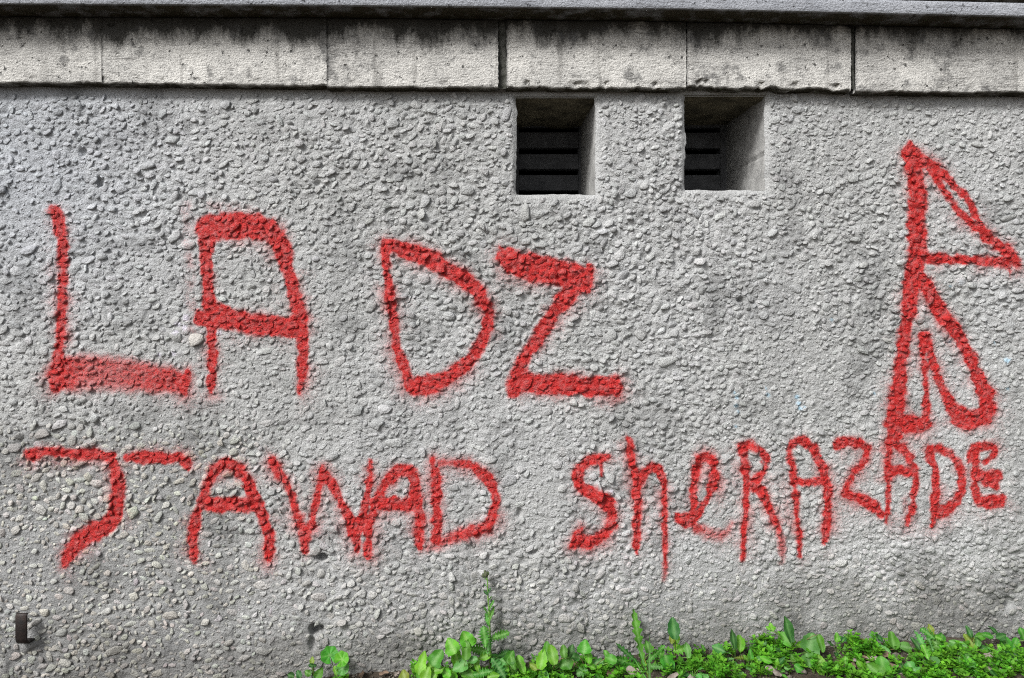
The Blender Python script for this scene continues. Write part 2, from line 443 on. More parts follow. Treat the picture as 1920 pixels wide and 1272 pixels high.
LABELS = {
 'L': 'tall red spray-painted letter L at upper left', 'A large': 'large red spray-painted letter A beside the tall L',
 'D large': 'large red spray-painted letter D in upper row', 'Z large': 'large red spray-painted letter Z under the left vent',
 'J': 'red spray-painted letter J with wide broken top bar at lower left', 'A after the J': 'red spray-painted letter A right after the J',
 'W': 'red spray-painted letter W in lower left word', 'A after the W': 'red spray-painted letter A joined to the W',
 'D ending the left word': 'red spray-painted letter D ending the lower left word', 'S': 'red spray-painted letter S starting the lower right word',
 'lowercase h': 'red spray-painted lowercase h with a long trailing right leg', 'lowercase e': 'red spray-painted lowercase e with a faint tail',
 'R': 'red spray-painted letter R in the lower right word', 'A after the R': 'red spray-painted letter A right after the R',
 'Z small': 'small red spray-painted letter Z in the lower right word', 'A after the small Z': 'red spray-painted letter A below the tall red symbol',
 'D near the end': 'small red spray-painted letter D before the last letter', 'E': 'small blotchy red spray-painted letter E ending the lower right word',
 'symbol': 'tall red spray-painted symbol of two pennants on a pole'}
NAMES = list(S.keys())

RS = 2.0
RX0, RX1, RY0, RY1 = -300, 2220, 150, 1340
rx, ry = np.meshgrid(np.arange(RX0, RX1, RS), np.arange(RY0, RY1, RS))
COV = np.zeros_like(rx); LID = -np.ones(rx.shape, int); LBEST = np.zeros_like(rx)
RAG = (fbm(rx, ry, 12, 201, 3) - 0.5) * 13
HN = np.clip(2.2 * fbm(rx, ry, 46, 271, 3) - 0.45, 0.15, 1.0)
for li, nm in enumerate(NAMES):
    for st in S[nm]:
        for a, b in zip(st[:-1], st[1:]):
            sa = a[3] if len(a) > 3 else 1.0
            sb = b[3] if len(b) > 3 else 1.0
            mg = max(a[2], b[2]) / 2 + 50
            i0 = max(0, int((min(a[1], b[1]) - mg - RY0) / RS)); i1 = min(rx.shape[0], int((max(a[1], b[1]) + mg - RY0) / RS) + 1)
            j0 = max(0, int((min(a[0], b[0]) - mg - RX0) / RS)); j1 = min(rx.shape[1], int((max(a[0], b[0]) + mg - RX0) / RS) + 1)
            X, Y = rx[i0:i1, j0:j1], ry[i0:i1, j0:j1]
            dx, dy = b[0] - a[0], b[1] - a[1]
            t = np.clip(((X - a[0]) * dx + (Y - a[1]) * dy) / max(dx * dx + dy * dy, 1e-6), 0, 1)
            dd = np.hypot(X - a[0] - t * dx, Y - a[1] - t * dy)
            hw = (a[2] + (b[2] - a[2]) * t) / 2 + 1.0
            stg = sa + (sb - sa) * t
            thin = np.minimum(1, hw / 5)
            dr = dd + RAG[i0:i1, j0:j1] * np.minimum(1, hw / 7)
            sf_ = (5.0 + 0.38 * hw) * (1 + 3.0 * (1 - stg))
            core = (1 - sstep(0, 1, (dr - hw * 1.02 + sf_ * 0.5) / sf_)) * stg
            # drifting overspray, a little heavier below the stroke
            below = np.where(Y - (a[1] + t * dy) > 0, 1.25, 0.75)
            halo = 0.56 * stg * thin * HN[i0:i1, j0:j1] * np.exp(-np.maximum(dr - hw * 0.9, 0) / (14.0 * below))
            c = np.maximum(core, halo)
            C0 = COV[i0:i1, j0:j1]
            better = c > LBEST[i0:i1, j0:j1]
            LID[i0:i1, j0:j1] = np.where(better, li, LID[i0:i1, j0:j1])
            LBEST[i0:i1, j0:j1] = np.maximum(LBEST[i0:i1, j0:j1], c)
            COV[i0:i1, j0:j1] = np.maximum(C0, c)
# stray overspray left of the large A and the L
for (x0, y0, x1, y1, s) in [(350,385,362,620,.20),(395,385,480,398,.22),(96,520,104,650,.16)]:
    t = np.clip(((rx - x0) * (x1 - x0) + (ry - y0) * (y1 - y0)) / ((x1 - x0) ** 2 + (y1 - y0) ** 2), 0, 1)
    dd = np.hypot(rx - x0 - t * (x1 - x0), ry - y0 - t * (y1 - y0))
    COV = np.maximum(COV, s * np.exp(-(dd / 14) ** 2) * (0.4 + 1.2 * lattice_noise(rx, ry, 9, 77)))

COV = COV * np.clip(0.70 + 0.62 * fbm(rx, ry, 70, 233, 3), 0, 1.0)
def sample(R, px, py):
    u = np.clip((np.asarray(px) - RX0) / RS, 0, R.shape[1] - 1.001); v = np.clip((np.asarray(py) - RY0) / RS, 0, R.shape[0] - 1.001)
    iu, iv = u.astype(int), v.astype(int)
    if R.dtype == int:
        return R[np.rint(v).astype(int), np.rint(u).astype(int)]
    fu, fv = u - iu, v - iv
    return (R[iv, iu] * (1 - fu) + R[iv, iu + 1] * fu) * (1 - fv) + (R[iv + 1, iu] * (1 - fu) + R[iv + 1, iu + 1] * fu) * fv

# ------------------------------------------------------------------ fields over the wall, in wall pixels
def rim_dist(px, py):
    d = np.full(np.shape(px), 1e3)
    for (x0, y0, x1, y1) in VENTS:
        dx = np.maximum(np.maximum(x0 - px, px - x1), 0); dy = np.maximum(np.maximum(y0 - py, py - y1), 0)
        d = np.minimum(d, np.hypot(dx, dy))
    return d

def relief(px, py):
    """0..1: how strongly the pebbles stand out of the coat"""
    n = fbm(px, py, 170, 31, 3)
    r = 0.25 + 1.1 * sstep(0.34, 0.66, n)
    r = r + 0.35 * np.exp(-(((px - 560) / 420) ** 2 + ((py - 330) / 190) ** 2))
    r = r - 0.35 * sstep(1060, 1180, py) * (1 - 0.8 * sstep(1500, 1850, px))
    r = r - 0.55 * np.exp(-((px - 60) / 90) ** 2) * (0.5 + 0.5 * (py < 800))
    r = r - 0.5 * np.exp(-((px - 1012) / 22) ** 2) * (py > 700) - 0.4 * np.exp(-((px - 1560) / 60) ** 2) * (py > 560)
    return np.clip(0.34 + 0.62 * r, 0.30, 1.2)

HOLES = [(603,1045,16,9,.030),(592,1181,18,12,.034),(585,1208,8,16,.012),(155,287,9,9,.010),(187,342,8,12,.010),
         (1388,563,6,6,.010),(1330,372,7,7,.006),(597,345,9,7,.008),(975,960,7,12,.008),(1000,1035,9,7,.010),(1505,640,6,5,.006),
         (1890,1130,12,14,.010),(1312,880,8,6,.007)]

def mortar_h(px, py):
    """height of the coat toward the viewer, metres"""
    R = relief(px, py)
    h = (fbm(px, py, 300, 3, 2) - 0.5) * 0.010
    h = h + (fbm(px, py, 24, 9, 3) - 0.5) * 0.007 * R
    rid = 1 - np.abs(2 * fbm(px * 0.8 + py * 0.25, py * 1.7, 17, 14, 3) - 1)
    h = h + (rid - 0.7) * 0.0045 * R
    h = h + (lattice_noise(px, py, 7.5, 15) - 0.5) * 0.0034 * (0.4 + R) + (lattice_noise(px, py, 4.0, 16) - 0.5) * 0.0024
    for (x, y, a, b, dp) in HOLES:
        rr = np.hypot((px - x) / a, (py - y) / b) + (lattice_noise(px, py, 7, 99) - 0.5) * 0.5
        h = h - dp * (1 - sstep(0.45, 1.1, rr))
    # trowelled smooth under the stone course and round the vents; rounded vent edges
    top = sstep(176, 198, py)
    h = h * (0.15 + 0.85 * top) - 0.004 * (1 - top)
    rd = rim_dist(px, py)
    h = h * sstep(3, 22, rd)
    h = h - 0.007 * (1 - np.clip(rd / 8.0, 0, 1)) ** 2
    return h

def base_colour(px, py, pebble=None, tone=1.0):
    """bare colours of the coat: grey masonry paint, worn off the pebbles low on the left, splash dirt, specks"""
    px = np.asarray(px, float); py = np.asarray(py, float)
    g = 0.46 + 0.05 * (fbm(px, py, 420, 41, 3) - 0.5)
    c = np.stack([g * 0.982, g * 0.998, g * 0.998], -1)
    blue = sstep(500, 0, px) * sstep(700, 300, py)
    c = c * (1 + blue[..., None] * np.array([-0.05, -0.02, 0.05]))
    worn = sstep(620, 340, px + (fbm(px, py, 90, 43, 2) - .5) * 300) * sstep(760, 860, py) 
    worn = np.maximum(worn, 0.5 * sstep(1000, 1120, py))
    if pebble is None:
        c = c * 0.95 * (1 - 0.24 * worn)[..., None]
        gr = lattice_noise(px, py, 4, 47)
        c = c * (1 - 0.10 * worn * gr)[..., None]
    else:
        nat = np.array([0.47, 0.45, 0.39])
        w = (worn * 0.5)[..., None]
        c = c * (1 - w) + nat * w
        c = c * np.asarray(tone)[..., None]
    st_ = fbm(px, py * 0.12, 55, 83, 4, 0.6)
    c = c * (1 - 0.15 * sstep(0.50, 0.70, st_) * (0.4 + 0.6 * sstep(0.4, 0.6, fbm(px, py, 260, 87, 2))))[..., None]
    gm = sstep(0.44, 0.66, fbm(px, py, 330, 91, 4, 0.55))
    c = c * (1 - gm[..., None] * np.array([0.06, 0.06, 0.07]))
    dirt = sstep(ground_py(px) - 150, ground_py(px) - 10, py + (fbm(px, py, 60, 51, 3) - 0.5) * 150)
    dk = np.array([0.60, 0.59, 0.575])
    c = c * (1 - dirt[..., None] * (1 - dk))
    blot = sstep(0.60, 0.74, fbm(px, py, 75, 57, 4, 0.6)) * 0.26
    corner = np.maximum(np.exp(-(((px - 1900) / 130) ** 2 + ((py - 1120) / 110) ** 2)), np.exp(-(((px - 10) / 170) ** 2 + ((py - 1250) / 130) ** 2)))
    blot = np.maximum(blot, corner * sstep(0.42, 0.62, fbm(px, py, 40, 59, 3)) * 0.3)
    c = c * (1 - blot[..., None])
    for (x, y, r) in SPECK_BLUE:
        w = (1 - sstep(0.4, 1.0, np.hypot(px - x, py - y) / r))[..., None] * 0.6
        c = c * (1 - w) + np.array([0.30, 0.54, 0.70]) * w
    for (x, y, r) in SPECK_WHITE:
        w = (1 - sstep(0.4, 1.0, np.hypot(px - x, py - y) / r))[..., None] * 0.85
        c = c * (1 - w) + np.array([0.62, 0.60, 0.68]) * w
    return c

SPECK_BLUE = [(1377,737,4),(1382,745,5),(1380,761,5),(1383,772,4),(1440,741,5),(1437,728,3),(1495,745,6),(1498,757,6),(1500,766,5),(1510,764,3),
              (1887,676,6),(1889,729,4),(1797,533,4),(1780,537,3),(1560,600,4),(1780,640,4),(1865,643,3),(1735,744,3),(1640,738,4),(1380,800,4)]
SPECK_WHITE = [(349,596,9),(333,608,7),(330,624,6),(346,614,7),(410,624,7),(326,663,6),(300,666,5),(1147,922,5)]

# ------------------------------------------------------------------ the wall
wall_o = P(925, 1240, 0.0)
wall = tag(empty('pebbledash_wall', wall_o), 'grey pebbledash wall covered in red spray-painted lettering, with two vents', 'wall', kind='thing')

xs = np.concatenate([np.arange(-1800, -300, 25), np.arange(-300, 2220, 3), np.arange(2220, 3800, 25)]).astype(float)
ys = np.concatenate([np.arange(150, 1340, 3), np.arange(1340, 1560, 20)]).astype(float)
for (x0, y0, x1, y1) in VENTS:
    for v in (x0, x1): xs[np.argmin(abs(xs - v))] = v
    for v in (y0, y1): ys[np.argmin(abs(ys - v))] = v
gx, gy = np.meshgrid(xs, ys)
H = mortar_h(gx, gy)
V = np.stack([(gx - CX) * K, -H, ZC + (CY - gy) * K], -1).reshape(-1, 3)
# ragged vent rims: edge vertices wander a little into the opening
for (x0, y0, x1, y1) in VENTS:
    on = (gx >= x0) & (gx <= x1) & (gy >= y0) & (gy <= y1)
    k_ = on.ravel()
    wob = np.maximum(0, fbm(gx * 1.0, gy * 1.0, 26, 711, 3).ravel() - 0.34) * 0.014
    V[:, 0] += np.where(k_ & (np.abs(gx.ravel() - x0) < .1), wob, 0) - np.where(k_ & (np.abs(gx.ravel() - x1) < .1), wob * .6, 0)
    V[:, 2] += np.where(k_ & (np.abs(gy.ravel() - y1) < .1), wob * .45, 0)
BC = base_colour(gx, gy)
holes_dark = np.zeros_like(gx)
BC = np.concatenate([BC, np.ones((*gx.shape, 1))], -1).reshape(-1, 4)
inside = (gx > RX0 + 5) & (gx < RX1 - 5) & (gy < RY1 - 5)
PC = np.where(inside, sample(COV, gx, gy), 0).ravel()
F = grid_faces(len(xs), len(ys))
fx = gx.ravel()[F].mean(1); fy = gy.ravel()[F].mean(1)
keep = np.ones(len(F), bool)
for (x0, y0, x1, y1) in VENTS:
    keep &= ~((fx > x0) & (fx < x1) & (fy > y0) & (fy < y1))
F, fx, fy = F[keep], fx[keep], fy[keep]
fl = sample(LID, fx, fy); fc = sample(COV, fx, fy)
fl = np.where((fc > 0.42) & (fx > RX0 + 5) & (fx < RX1 - 5), fl, -1)

# ---- pebbles: size-aware scatter over the visible face and a margin round it
PB = []          # px, py, half length, half width, angle, height
cell = 24.0
grid = {}
def try_put(x, y, r, gap):
    ci, cj = int(x // cell), int(y // cell)
    for a in (ci - 1, ci, ci + 1):
        for b in (cj - 1, cj, cj + 1):
            for (qx, qy, qr) in grid.get((a, b), ()):
                if (qx - x) ** 2 + (qy - y) ** 2 < ((qr + r) * gap) ** 2:
                    return False
    grid.setdefault((ci, cj), []).append((x, y, r))
    return True
FIX = [(367,636,14,12,0.2),(602,1076,11,9,0.9),(85,1148,10,8,0.4),(1190,1262,9,7,0.1),(1595,1170,8,7,1.2),(170,387,11,9,.2),(945,286,8,7,1.1),
       (1750,230,9,7,.5),(565,298,9,8,.3),(1075,755,9,8,.2),(265,700,8,5,.5),(735,560,9,7,.3)]
for (x, y, a, b, an) in FIX:
    if try_put(x, y, (a + b) / 2, 0.7): PB.append((x, y, a, b, an, 0.5))
def hole_in(X, Y):
    return np.min([np.hypot((X - x) / a, (Y - y) / b) for (x, y, a, b, dp) in HOLES], 0)
def scatter(n, med, sig, lo, hi, gap, thr, ymax=1330):
    X = rng.uniform(-290, 2200, n); Y = rng.uniform(174, ymax, n)
    R_ = relief(X, Y)
    rd = rim_dist(X, Y)
    rs = np.clip(med * np.exp(rng.normal(0, sig, n)) * (0.76 + 0.30 * R_) * (1.06 - 0.20 * sstep(900, 1300, X)), lo, hi)
    ok = (rng.random(n) < thr + (1 - thr) * R_) & (rd > rs + 4) & (Y < ground_py(X) + 25) & (Y > 174 + rs) & (hole_in(X, Y) > 1.0)
    for x, y, r, R0 in zip(X[ok], Y[ok], rs[ok], R_[ok]):
        if try_put(x, y, r * 0.9, gap):
            asp = rng.uniform(1.05, 2.3)
            ang = rng.normal(0.22, 0.55) if rng.random() < 0.75 else rng.uniform(0, math.pi)
            PB.append((x, y, r * math.sqrt(asp), r / math.sqrt(asp), ang, rng.uniform(0.20, 0.52) * (0.52 + 0.48 * R0)))
scatter(420, 9.6, 0.18, 8.5, 13, 1.0, 0.2)
scatter(30000, 5.3, 0.22, 3.8, 8.2, 1.02, 0.15)
scatter(42000, 3.1, 0.26, 1.9, 4.4, 1.10, 0.40)
PB = np.array(PB)
nP = len(PB)

NS = 8
ring_r = np.array([0.94, 1.0, 0.80]); ring_h = np.array([-0.85, 0.50, 0.96])
def pebble_verts(pb, r):
    """vertices of all pebbles: (n, 25, 3) in wall pixels (x right, y down, h toward the viewer in px)"""
    n = len(pb)
    th = np.linspace(0, 2 * math.pi, NS, endpoint=False)[None] + r.uniform(0, 0.7, (n, 1)) + r.normal(0, 0.10, (n, NS))
    p = r.uniform(1.15, 2.9, (n, 1))
    rad = (np.abs(np.cos(th)) ** p + np.abs(np.sin(th)) ** p) ** (-1 / p) * np.clip(r.normal(1, 0.15, (n, NS)), 0.62, 1.3)
    a, b, an = pb[:, 2:3], pb[:, 3:4], pb[:, 4:5]
    hh = pb[:, 5:6] * np.sqrt(pb[:, 3:4] * 6.0)
    tx, ty = r.normal(0, 0.50, (n, 1)), r.normal(0.25, 0.50, (n, 1))
    out = np.zeros((n, NS * 3 + 1, 3))
    for k in range(3):
        jit = 1 + (r.normal(0, 0.05, (n, NS)) if k else 0)
        u = rad * ring_r[k] * np.cos(th) * jit; v = rad * ring_r[k] * np.sin(th) * jit
        x = u * a; y = v * b
        h = ring_h[k] * hh + (0 if k == 0 else 1) * (tx * u + ty * v) * hh
        if k: h = h + r.normal(0, 0.09, (n, NS)) * hh
        out[:, k * NS:(k + 1) * NS, 0] = x * np.cos(an) + y * np.sin(an)
        out[:, k * NS:(k + 1) * NS, 1] = -x * np.sin(an) + y * np.cos(an)
        out[:, k * NS:(k + 1) * NS, 2] = h
    out[:, -1, 2] = (hh * r.uniform(0.86, 1.02, (n, 1)))[:, 0]
    out[:, :, 0] += pb[:, 0:1]; out[:, :, 1] += pb[:, 1:2]
    return out
PVx = pebble_verts(PB, rng)
mh = mortar_h(PB[:, 0], PB[:, 1])
PV = np.stack([(PVx[..., 0] - CX) * K, -(mh[:, None] + PVx[..., 2] * K), ZC + (CY - PVx[..., 1]) * K], -1)
wr = np.clip(sstep(620, 340, PB[:, 0]) * sstep(760, 860, PB[:, 1]) + 0.35 * sstep(1000, 1120, PB[:, 1]), 0, 1)
tone = np.clip(1 + rng.normal(0, 1, nP) * (0.06 + 0.06 * wr), 0.75, 1.28)
tone = np.repeat(tone[:, None], PVx.shape[1], 1)
PBC = base_colour(PVx[..., 0], PVx[..., 1], pebble=True, tone=tone)
tintr = 1 + rng.normal(0, 1, (nP, 1, 3)) * (0.006 + 0.018 * wr)[:, None, None]; PBC = PBC * tintr
white = [0]
PBC[0] = (0.50, 0.48, 0.45)
PBC = np.concatenate([PBC, np.ones((*PBC.shape[:2], 1))], -1)
PPC = sample(COV, PVx[..., 0], PVx[..., 1])
PPC[0] *= 0.1
pf = []
for k in range(2):
    for i in range(NS):
        j = (i + 1) % NS
        a, b, c, d = k * NS + i, k * NS + j, (k + 1) * NS + j, (k + 1) * NS + i
        pf += [(a, c, b), (a, d, c)]
for i in range(NS):
    pf.append((2 * NS + i, 3 * NS, 2 * NS + (i + 1) % NS))
pf = np.array(pf)[:, ::-1]
in_view = (PB[:, 0] > 0) & (PB[:, 0] < 1920) & (PB[:, 1] < ground_py(PB[:, 0]) - 20) & (PB[:, 1] < 1262)
order = np.argsort(-(PB[:, 2] * PB[:, 3] * in_view))
solo = np.zeros(nP, bool); solo[order[:300]] = True
plet = np.where(sample(COV, PB[:, 0], PB[:, 1]) > 0.42, sample(LID, PB[:, 0], PB[:, 1]), -1)

def join_pebbles(idx):
    v = PV[idx].reshape(-1, 3)
    f = (pf[None] + (np.arange(len(idx)) * PV.shape[1])[:, None, None]).reshape(-1, 3)
    return v, f, PBC[idx].reshape(-1, 4), PPC[idx].ravel()

def coat_part(name, fsel, pidx, label=None, kind=None):
    """a piece of the coat with the small pebbles that sit in it"""
    used, inv = np.unique(F[fsel], return_inverse=True)
    fq = inv.reshape(-1, 4)
    tri = np.concatenate([fq[:, [0, 1, 2]], fq[:, [0, 2, 3]]])
    v, bc, pc = V[used], BC[used], PC[used]
    if len(pidx):
        pv, pfc, pbc, ppc = join_pebbles(pidx)
        tri = np.concatenate([tri, pfc + len(v)]); v = np.concatenate([v, pv]); bc = np.concatenate([bc, pbc]); pc = np.concatenate([pc, ppc])
    o = mesh_obj(name, v, tri, M_render, wall, attrs={'base': ('FLOAT_COLOR', bc), 'paint': ('FLOAT', pc)})
    return tag(o, label, kind=kind)

coat_part('render_coat', fl < 0, np.array([], int))
rest = np.where(~solo & (plet < 0))[0]
v, f, bc, pc = join_pebbles(rest)
o = mesh_obj('small_pebbles', v, f, M_render, wall, attrs={'base': ('FLOAT_COLOR', bc), 'paint': ('FLOAT', pc)})
tag(o, kind='stuff')
for li, nm in enumerate(NAMES):
    pidx = np.where(~solo & (plet == li))[0]
    coat_part('painted_symbol' if nm == 'symbol' else 'painted_letter', fl == li, pidx, LABELS[nm])
for i in np.where(solo)[0]:
    c = PV[i].mean(0)
    mesh_obj('pebble', PV[i], pf, M_render, wall, attrs={'base': ('FLOAT_COLOR', PBC[i]), 'paint': ('FLOAT', PPC[i])}, origin=c)

# ---- vents: a straight tunnel with smooth sides, slatted concrete grille at the back
def patch(p00, p10, p01, nu, nv, amp, seed, nrm, groove=None):
    u, w = np.meshgrid(np.linspace(0, 1, nu), np.linspace(0, 1, nv))
    p00, p10, p01, nrm = map(np.array, (p00, p10, p01, nrm))
    v = p00 + u[..., None] * (p10 - p00) + w[..., None] * (p01 - p00)
    lu, lw = np.linalg.norm(p10 - p00) * 1000, np.linalg.norm(p01 - p00) * 1000
    h = (fbm(u * lu, w * lw, 60, seed, 4) - 0.5) * amp
    h = h * np.minimum(1, np.minimum(u, 1 - u) * 12)
    if groove is not None:
        gl = groove + (fbm(u * lu, u * 0, 40, seed + 9, 2) - .5) * 0.03
        h = h - 0.006 * (1 - sstep(0.3, 1, np.abs(w - gl) * lw / 4.0))
    v = v + h[..., None] * nrm
    return v.reshape(-1, 3), grid_faces(nu, nv)

for vi, (x0, y0, x1, y1) in enumerate(VENTS):
    A = P(x0, y0); B = P(x1, y1)
    xl, xr, zt, zb = A.x, B.x, A.z, B.z
    yf, yb = 0.0062, VD
    vo = Vector(((xl + xr) / 2, 0, zb))
    vl = ['square vent opening left of the other, below the stone course', 'square vent opening nearer the tall red symbol'][vi]
    parts = [patch((xr, yf, zb), (xr, yb, zb), (xr, yf, zt + .003), 40, 40, 0.003, 300 + vi, (-1, 0, 0), (0.38 if vi else None)),
             patch((xl, yf, zt + .003), (xl, yb, zt + .003), (xl, yf, zb), 30, 30, 0.003, 320 + vi, (1, 0, 0)),
             patch((xl, yf, zb), (xl, yb, zb), (xr, yf, zb), 30, 30, 0.003, 340 + vi, (0, 0, 1))]
    v = np.concatenate([p[0] for p in parts]); f = []; off = 0
    for p in parts:
        f.append(p[1] + off); off += len(p[0])
    vent = mesh_obj('vent', v, np.concatenate(f), M_vent, wall, origin=vo)
    tag(vent, vl)
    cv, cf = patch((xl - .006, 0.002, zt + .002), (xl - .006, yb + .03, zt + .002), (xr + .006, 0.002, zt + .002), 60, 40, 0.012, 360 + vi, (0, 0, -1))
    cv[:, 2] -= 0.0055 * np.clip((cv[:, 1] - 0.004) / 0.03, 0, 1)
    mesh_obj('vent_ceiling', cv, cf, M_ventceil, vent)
    # grille
    zof = lambda py: ZC + (CY - py) * K
    gaps = [(185.5, 197), (231, 245), (278, 291), (325, 338)] if vi == 0 else [(186.5, 198), (232, 245), (278, 291), (324, 336)]
    lx = xl + 14 * K; rx_ = xr - (5 if vi == 0 else 13) * K
    def box(name, a, b, mat, par, bev=0.0015):
        (ax, ay, az), (bx, by, bz) = a, b
        e = bev
        vv = []
        for (yy, ins) in ((ay, e), (ay + e, 0), (by, 0)):
            vv += [(ax + ins, yy, az + ins), (bx - ins, yy, az + ins), (bx - ins, yy, bz - ins), (ax + ins, yy, bz - ins)]
        ff = [(0, 1, 2, 3)]
        for k in (0, 4):
            for i in range(4):
                j = (i + 1) % 4
                ff.append((k + i, k + 4 + i, k + 4 + j, k + j))
        ff.append((11, 10, 9, 8))
        return mesh_obj(name, vv, ff, mat, par, smooth=False)
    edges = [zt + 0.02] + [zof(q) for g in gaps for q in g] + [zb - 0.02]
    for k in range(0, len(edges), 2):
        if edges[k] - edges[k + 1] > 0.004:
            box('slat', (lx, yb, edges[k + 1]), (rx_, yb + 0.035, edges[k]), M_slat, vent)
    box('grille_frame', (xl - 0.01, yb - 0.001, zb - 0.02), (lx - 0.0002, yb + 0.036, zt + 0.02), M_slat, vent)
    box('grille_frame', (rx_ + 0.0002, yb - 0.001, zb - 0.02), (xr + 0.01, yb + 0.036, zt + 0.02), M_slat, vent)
    # closed near-black duct behind the grille, widened round the tunnel to block light leaks
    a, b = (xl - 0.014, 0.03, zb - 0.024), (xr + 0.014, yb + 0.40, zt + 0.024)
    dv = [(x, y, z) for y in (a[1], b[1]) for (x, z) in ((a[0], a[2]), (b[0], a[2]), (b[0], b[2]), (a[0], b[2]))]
    mesh_obj('light_block_duct', dv, [(4, 5, 6, 7), (0, 1, 5, 4), (1, 2, 6, 5), (2, 3, 7, 6), (3, 0, 4, 7)], M_dark, vent, smooth=False)

# ---- stone course above the coat
Q, PL = 0.028, 0.093          # how far the course and the ledge stand out of the wall
LX = [-1800, 0, 640, 1280, 1920, 3800]
LB = [2, 9.3, 12, 19, 33, 75]                    # lower edge of the ledge as seen, at its front plane
def ledge_z(px_wall):
    """underside height of the ledge at a wall-plane x pixel"""
    s = (D - PL) / D
    return ZC + (CY - np.interp((px_wall - CX) / s + CX, LX, LB)) * K * s

def wpx(px): return (px - CX) * (D - Q) / D + CX
def profile_block(name, px0, px1, zbot, seed, parent, chip=1.0, y_front=-Q, mat=M_stone, label=None):
    """block given by its left/right wall pixel and bottom height function; rounded, chipped arrises"""
    nx = max(8, int((px1 - px0) / 5))
    u = np.linspace(px0, px1, nx)
    X = (u - CX) * K
    zb = zbot(u); zt = ledge_z(u) - 0.0015
    rows, e = [], 0.004
    zb_ch = zb + np.maximum(0, fbm(u, u * 0, 30, seed, 5, 0.75) - 0.42) * 0.019 * chip
    spec = [(0.03, 0.0, 1), (y_front + 0.004, 0.0, 1), (y_front, 0.004 / 0.17, 0)]
    nz = 30
    ts = [(0.03, 0.0), (y_front + 0.012, 0.0), (y_front + 0.003, 0.0), (y_front, 0.022)] + [(y_front, t) for t in np.linspace(0.05, 0.98, nz)] + [(y_front, 1.0), (0.03, 1.0)]
    vv = []
    for k, (y, t) in enumerate(ts):
        zl = (zb if k == 0 else zb_ch)
        z = zl + (zt - zl) * t
        n = (fbm(u, np.full_like(u, z.mean() * 700), 40, seed + 5, 4) - 0.5) * 0.0045 if 0 < k < len(ts) - 1 else 0
        chipd = np.maximum(0, fbm(u, u * 0 + t * 60, 16, seed + 8, 3) - 0.62) * 0.03 * chip * (1 if 2 <= k <= 5 else 0)
        vv.append(np.stack([X, np.full_like(X, y) + n + chipd, z], -1))
    vv = np.array(vv)
    # ease the ends back so the joints read as open grooves
    vv[1:-1, :, 1] += (seed % 7 - 3) * 0.00022
    jx = (np.random.default_rng(seed).random((len(ts), 2)) - 0.5) * (0.004 if min(abs(px0 - wpx(949)), abs(px0 - wpx(1604)), abs(px1 - wpx(935)), abs(px1 - wpx(1597))) < 3 else 0.0)
    jx[:, 0] = np.abs(jx[:, 0]); jx[:, 1] = -np.abs(jx[:, 1])
    vv[:, 0, 0] += jx[:, 0]; vv[:, -1, 0] += jx[:, 1]
    endd = np.minimum(u - px0, px1 - u)
    ease = (0.0022 if chip > 1.55 or chip == .6 else 0.0) * (1 - np.clip(endd / 3.0, 0, 1)) ** 2
    vv[2:-1, :, 1] += ease[None]
    f = grid_faces(nx, len(ts))[:, ::-1]
    v = vv.reshape(-1, 3)
    caps = [[k * nx for k in range(len(ts))][::-1], [k * nx + nx - 1 for k in range(len(ts))]]
    faces = [tuple(q) for q in f[:, ::-1]] + [tuple(caps[0][::-1]), tuple(caps[1][::-1])]
    return tag(mesh_obj(name, v, faces, mat, parent), label)

course = tag(empty('stone_course', P(925, 172, 0)), 'course of stained pale stone blocks running above the pebbledash wall', 'stone course')
BX = [-1800, 0, 190, 400, 612, 640, 935, 950, 1280, 1440, 1597, 1605, 1920, 3800]
def fbot(pts):
    xs_, ys_ = [p[0] for p in pts], [p[1] for p in pts]
    s = (D - Q) / D
    def g(u):
        return ZC + (CY - np.interp((u - CX) / s + CX, xs_, ys_)) * K * s
    return g
JO = 1.0 * (D - Q) / D
def wpx(px): return (px - CX) * (D - Q) / D + CX
BLK = [(-1500, -820, [(-1500, 150), (-800, 152)]), (-815, -240, [(-820, 153), (-240, 156)]), (-238, 190.1, [(-240, 156), (190, 157.5)]),
       (190.2, 612.4, [(190, 158), (612, 162.5)]), (612.42, 935, [(612, 165), (935, 166)]), (949, 1287.3, [(949, 166.5), (1287, 167.5)]),
       (1287.32, 1597, [(1287, 166.5), (1597, 171)]), (1604, 2010, [(1604, 173.5), (2010, 177)]), (2013, 2700, [(2010, 177), (2700, 190)]), (2704, 3500, [(2700, 190), (3500, 205)])]
for k, (a, b, pts) in enumerate(BLK):
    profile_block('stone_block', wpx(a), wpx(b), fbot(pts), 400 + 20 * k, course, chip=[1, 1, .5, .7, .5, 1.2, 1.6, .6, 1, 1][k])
# mortar packed in the open joints, set back
for (a, b) in ((935, 949), (1597, 1604)):
    x0, x1 = (wpx(a) - CX) * K - 0.0005, (wpx(b) - CX) * K + 0.0005
    z0, z1 = fbot([(a, 168), (b, 168)])(np.array([wpx(a)]))[0] + 0.004, ledge_z(np.array([wpx(a)]))[0] - 0.002
    v, f = patch((x0, -Q + 0.008, z0), (x1, -Q + 0.008, z0), (x0, -Q + 0.008, z1), 8, 50, 0.010, 520 + a, (0, -1, 0))
    mesh_obj('joint_mortar', v, f[:, ::-1], M_mortar, course)

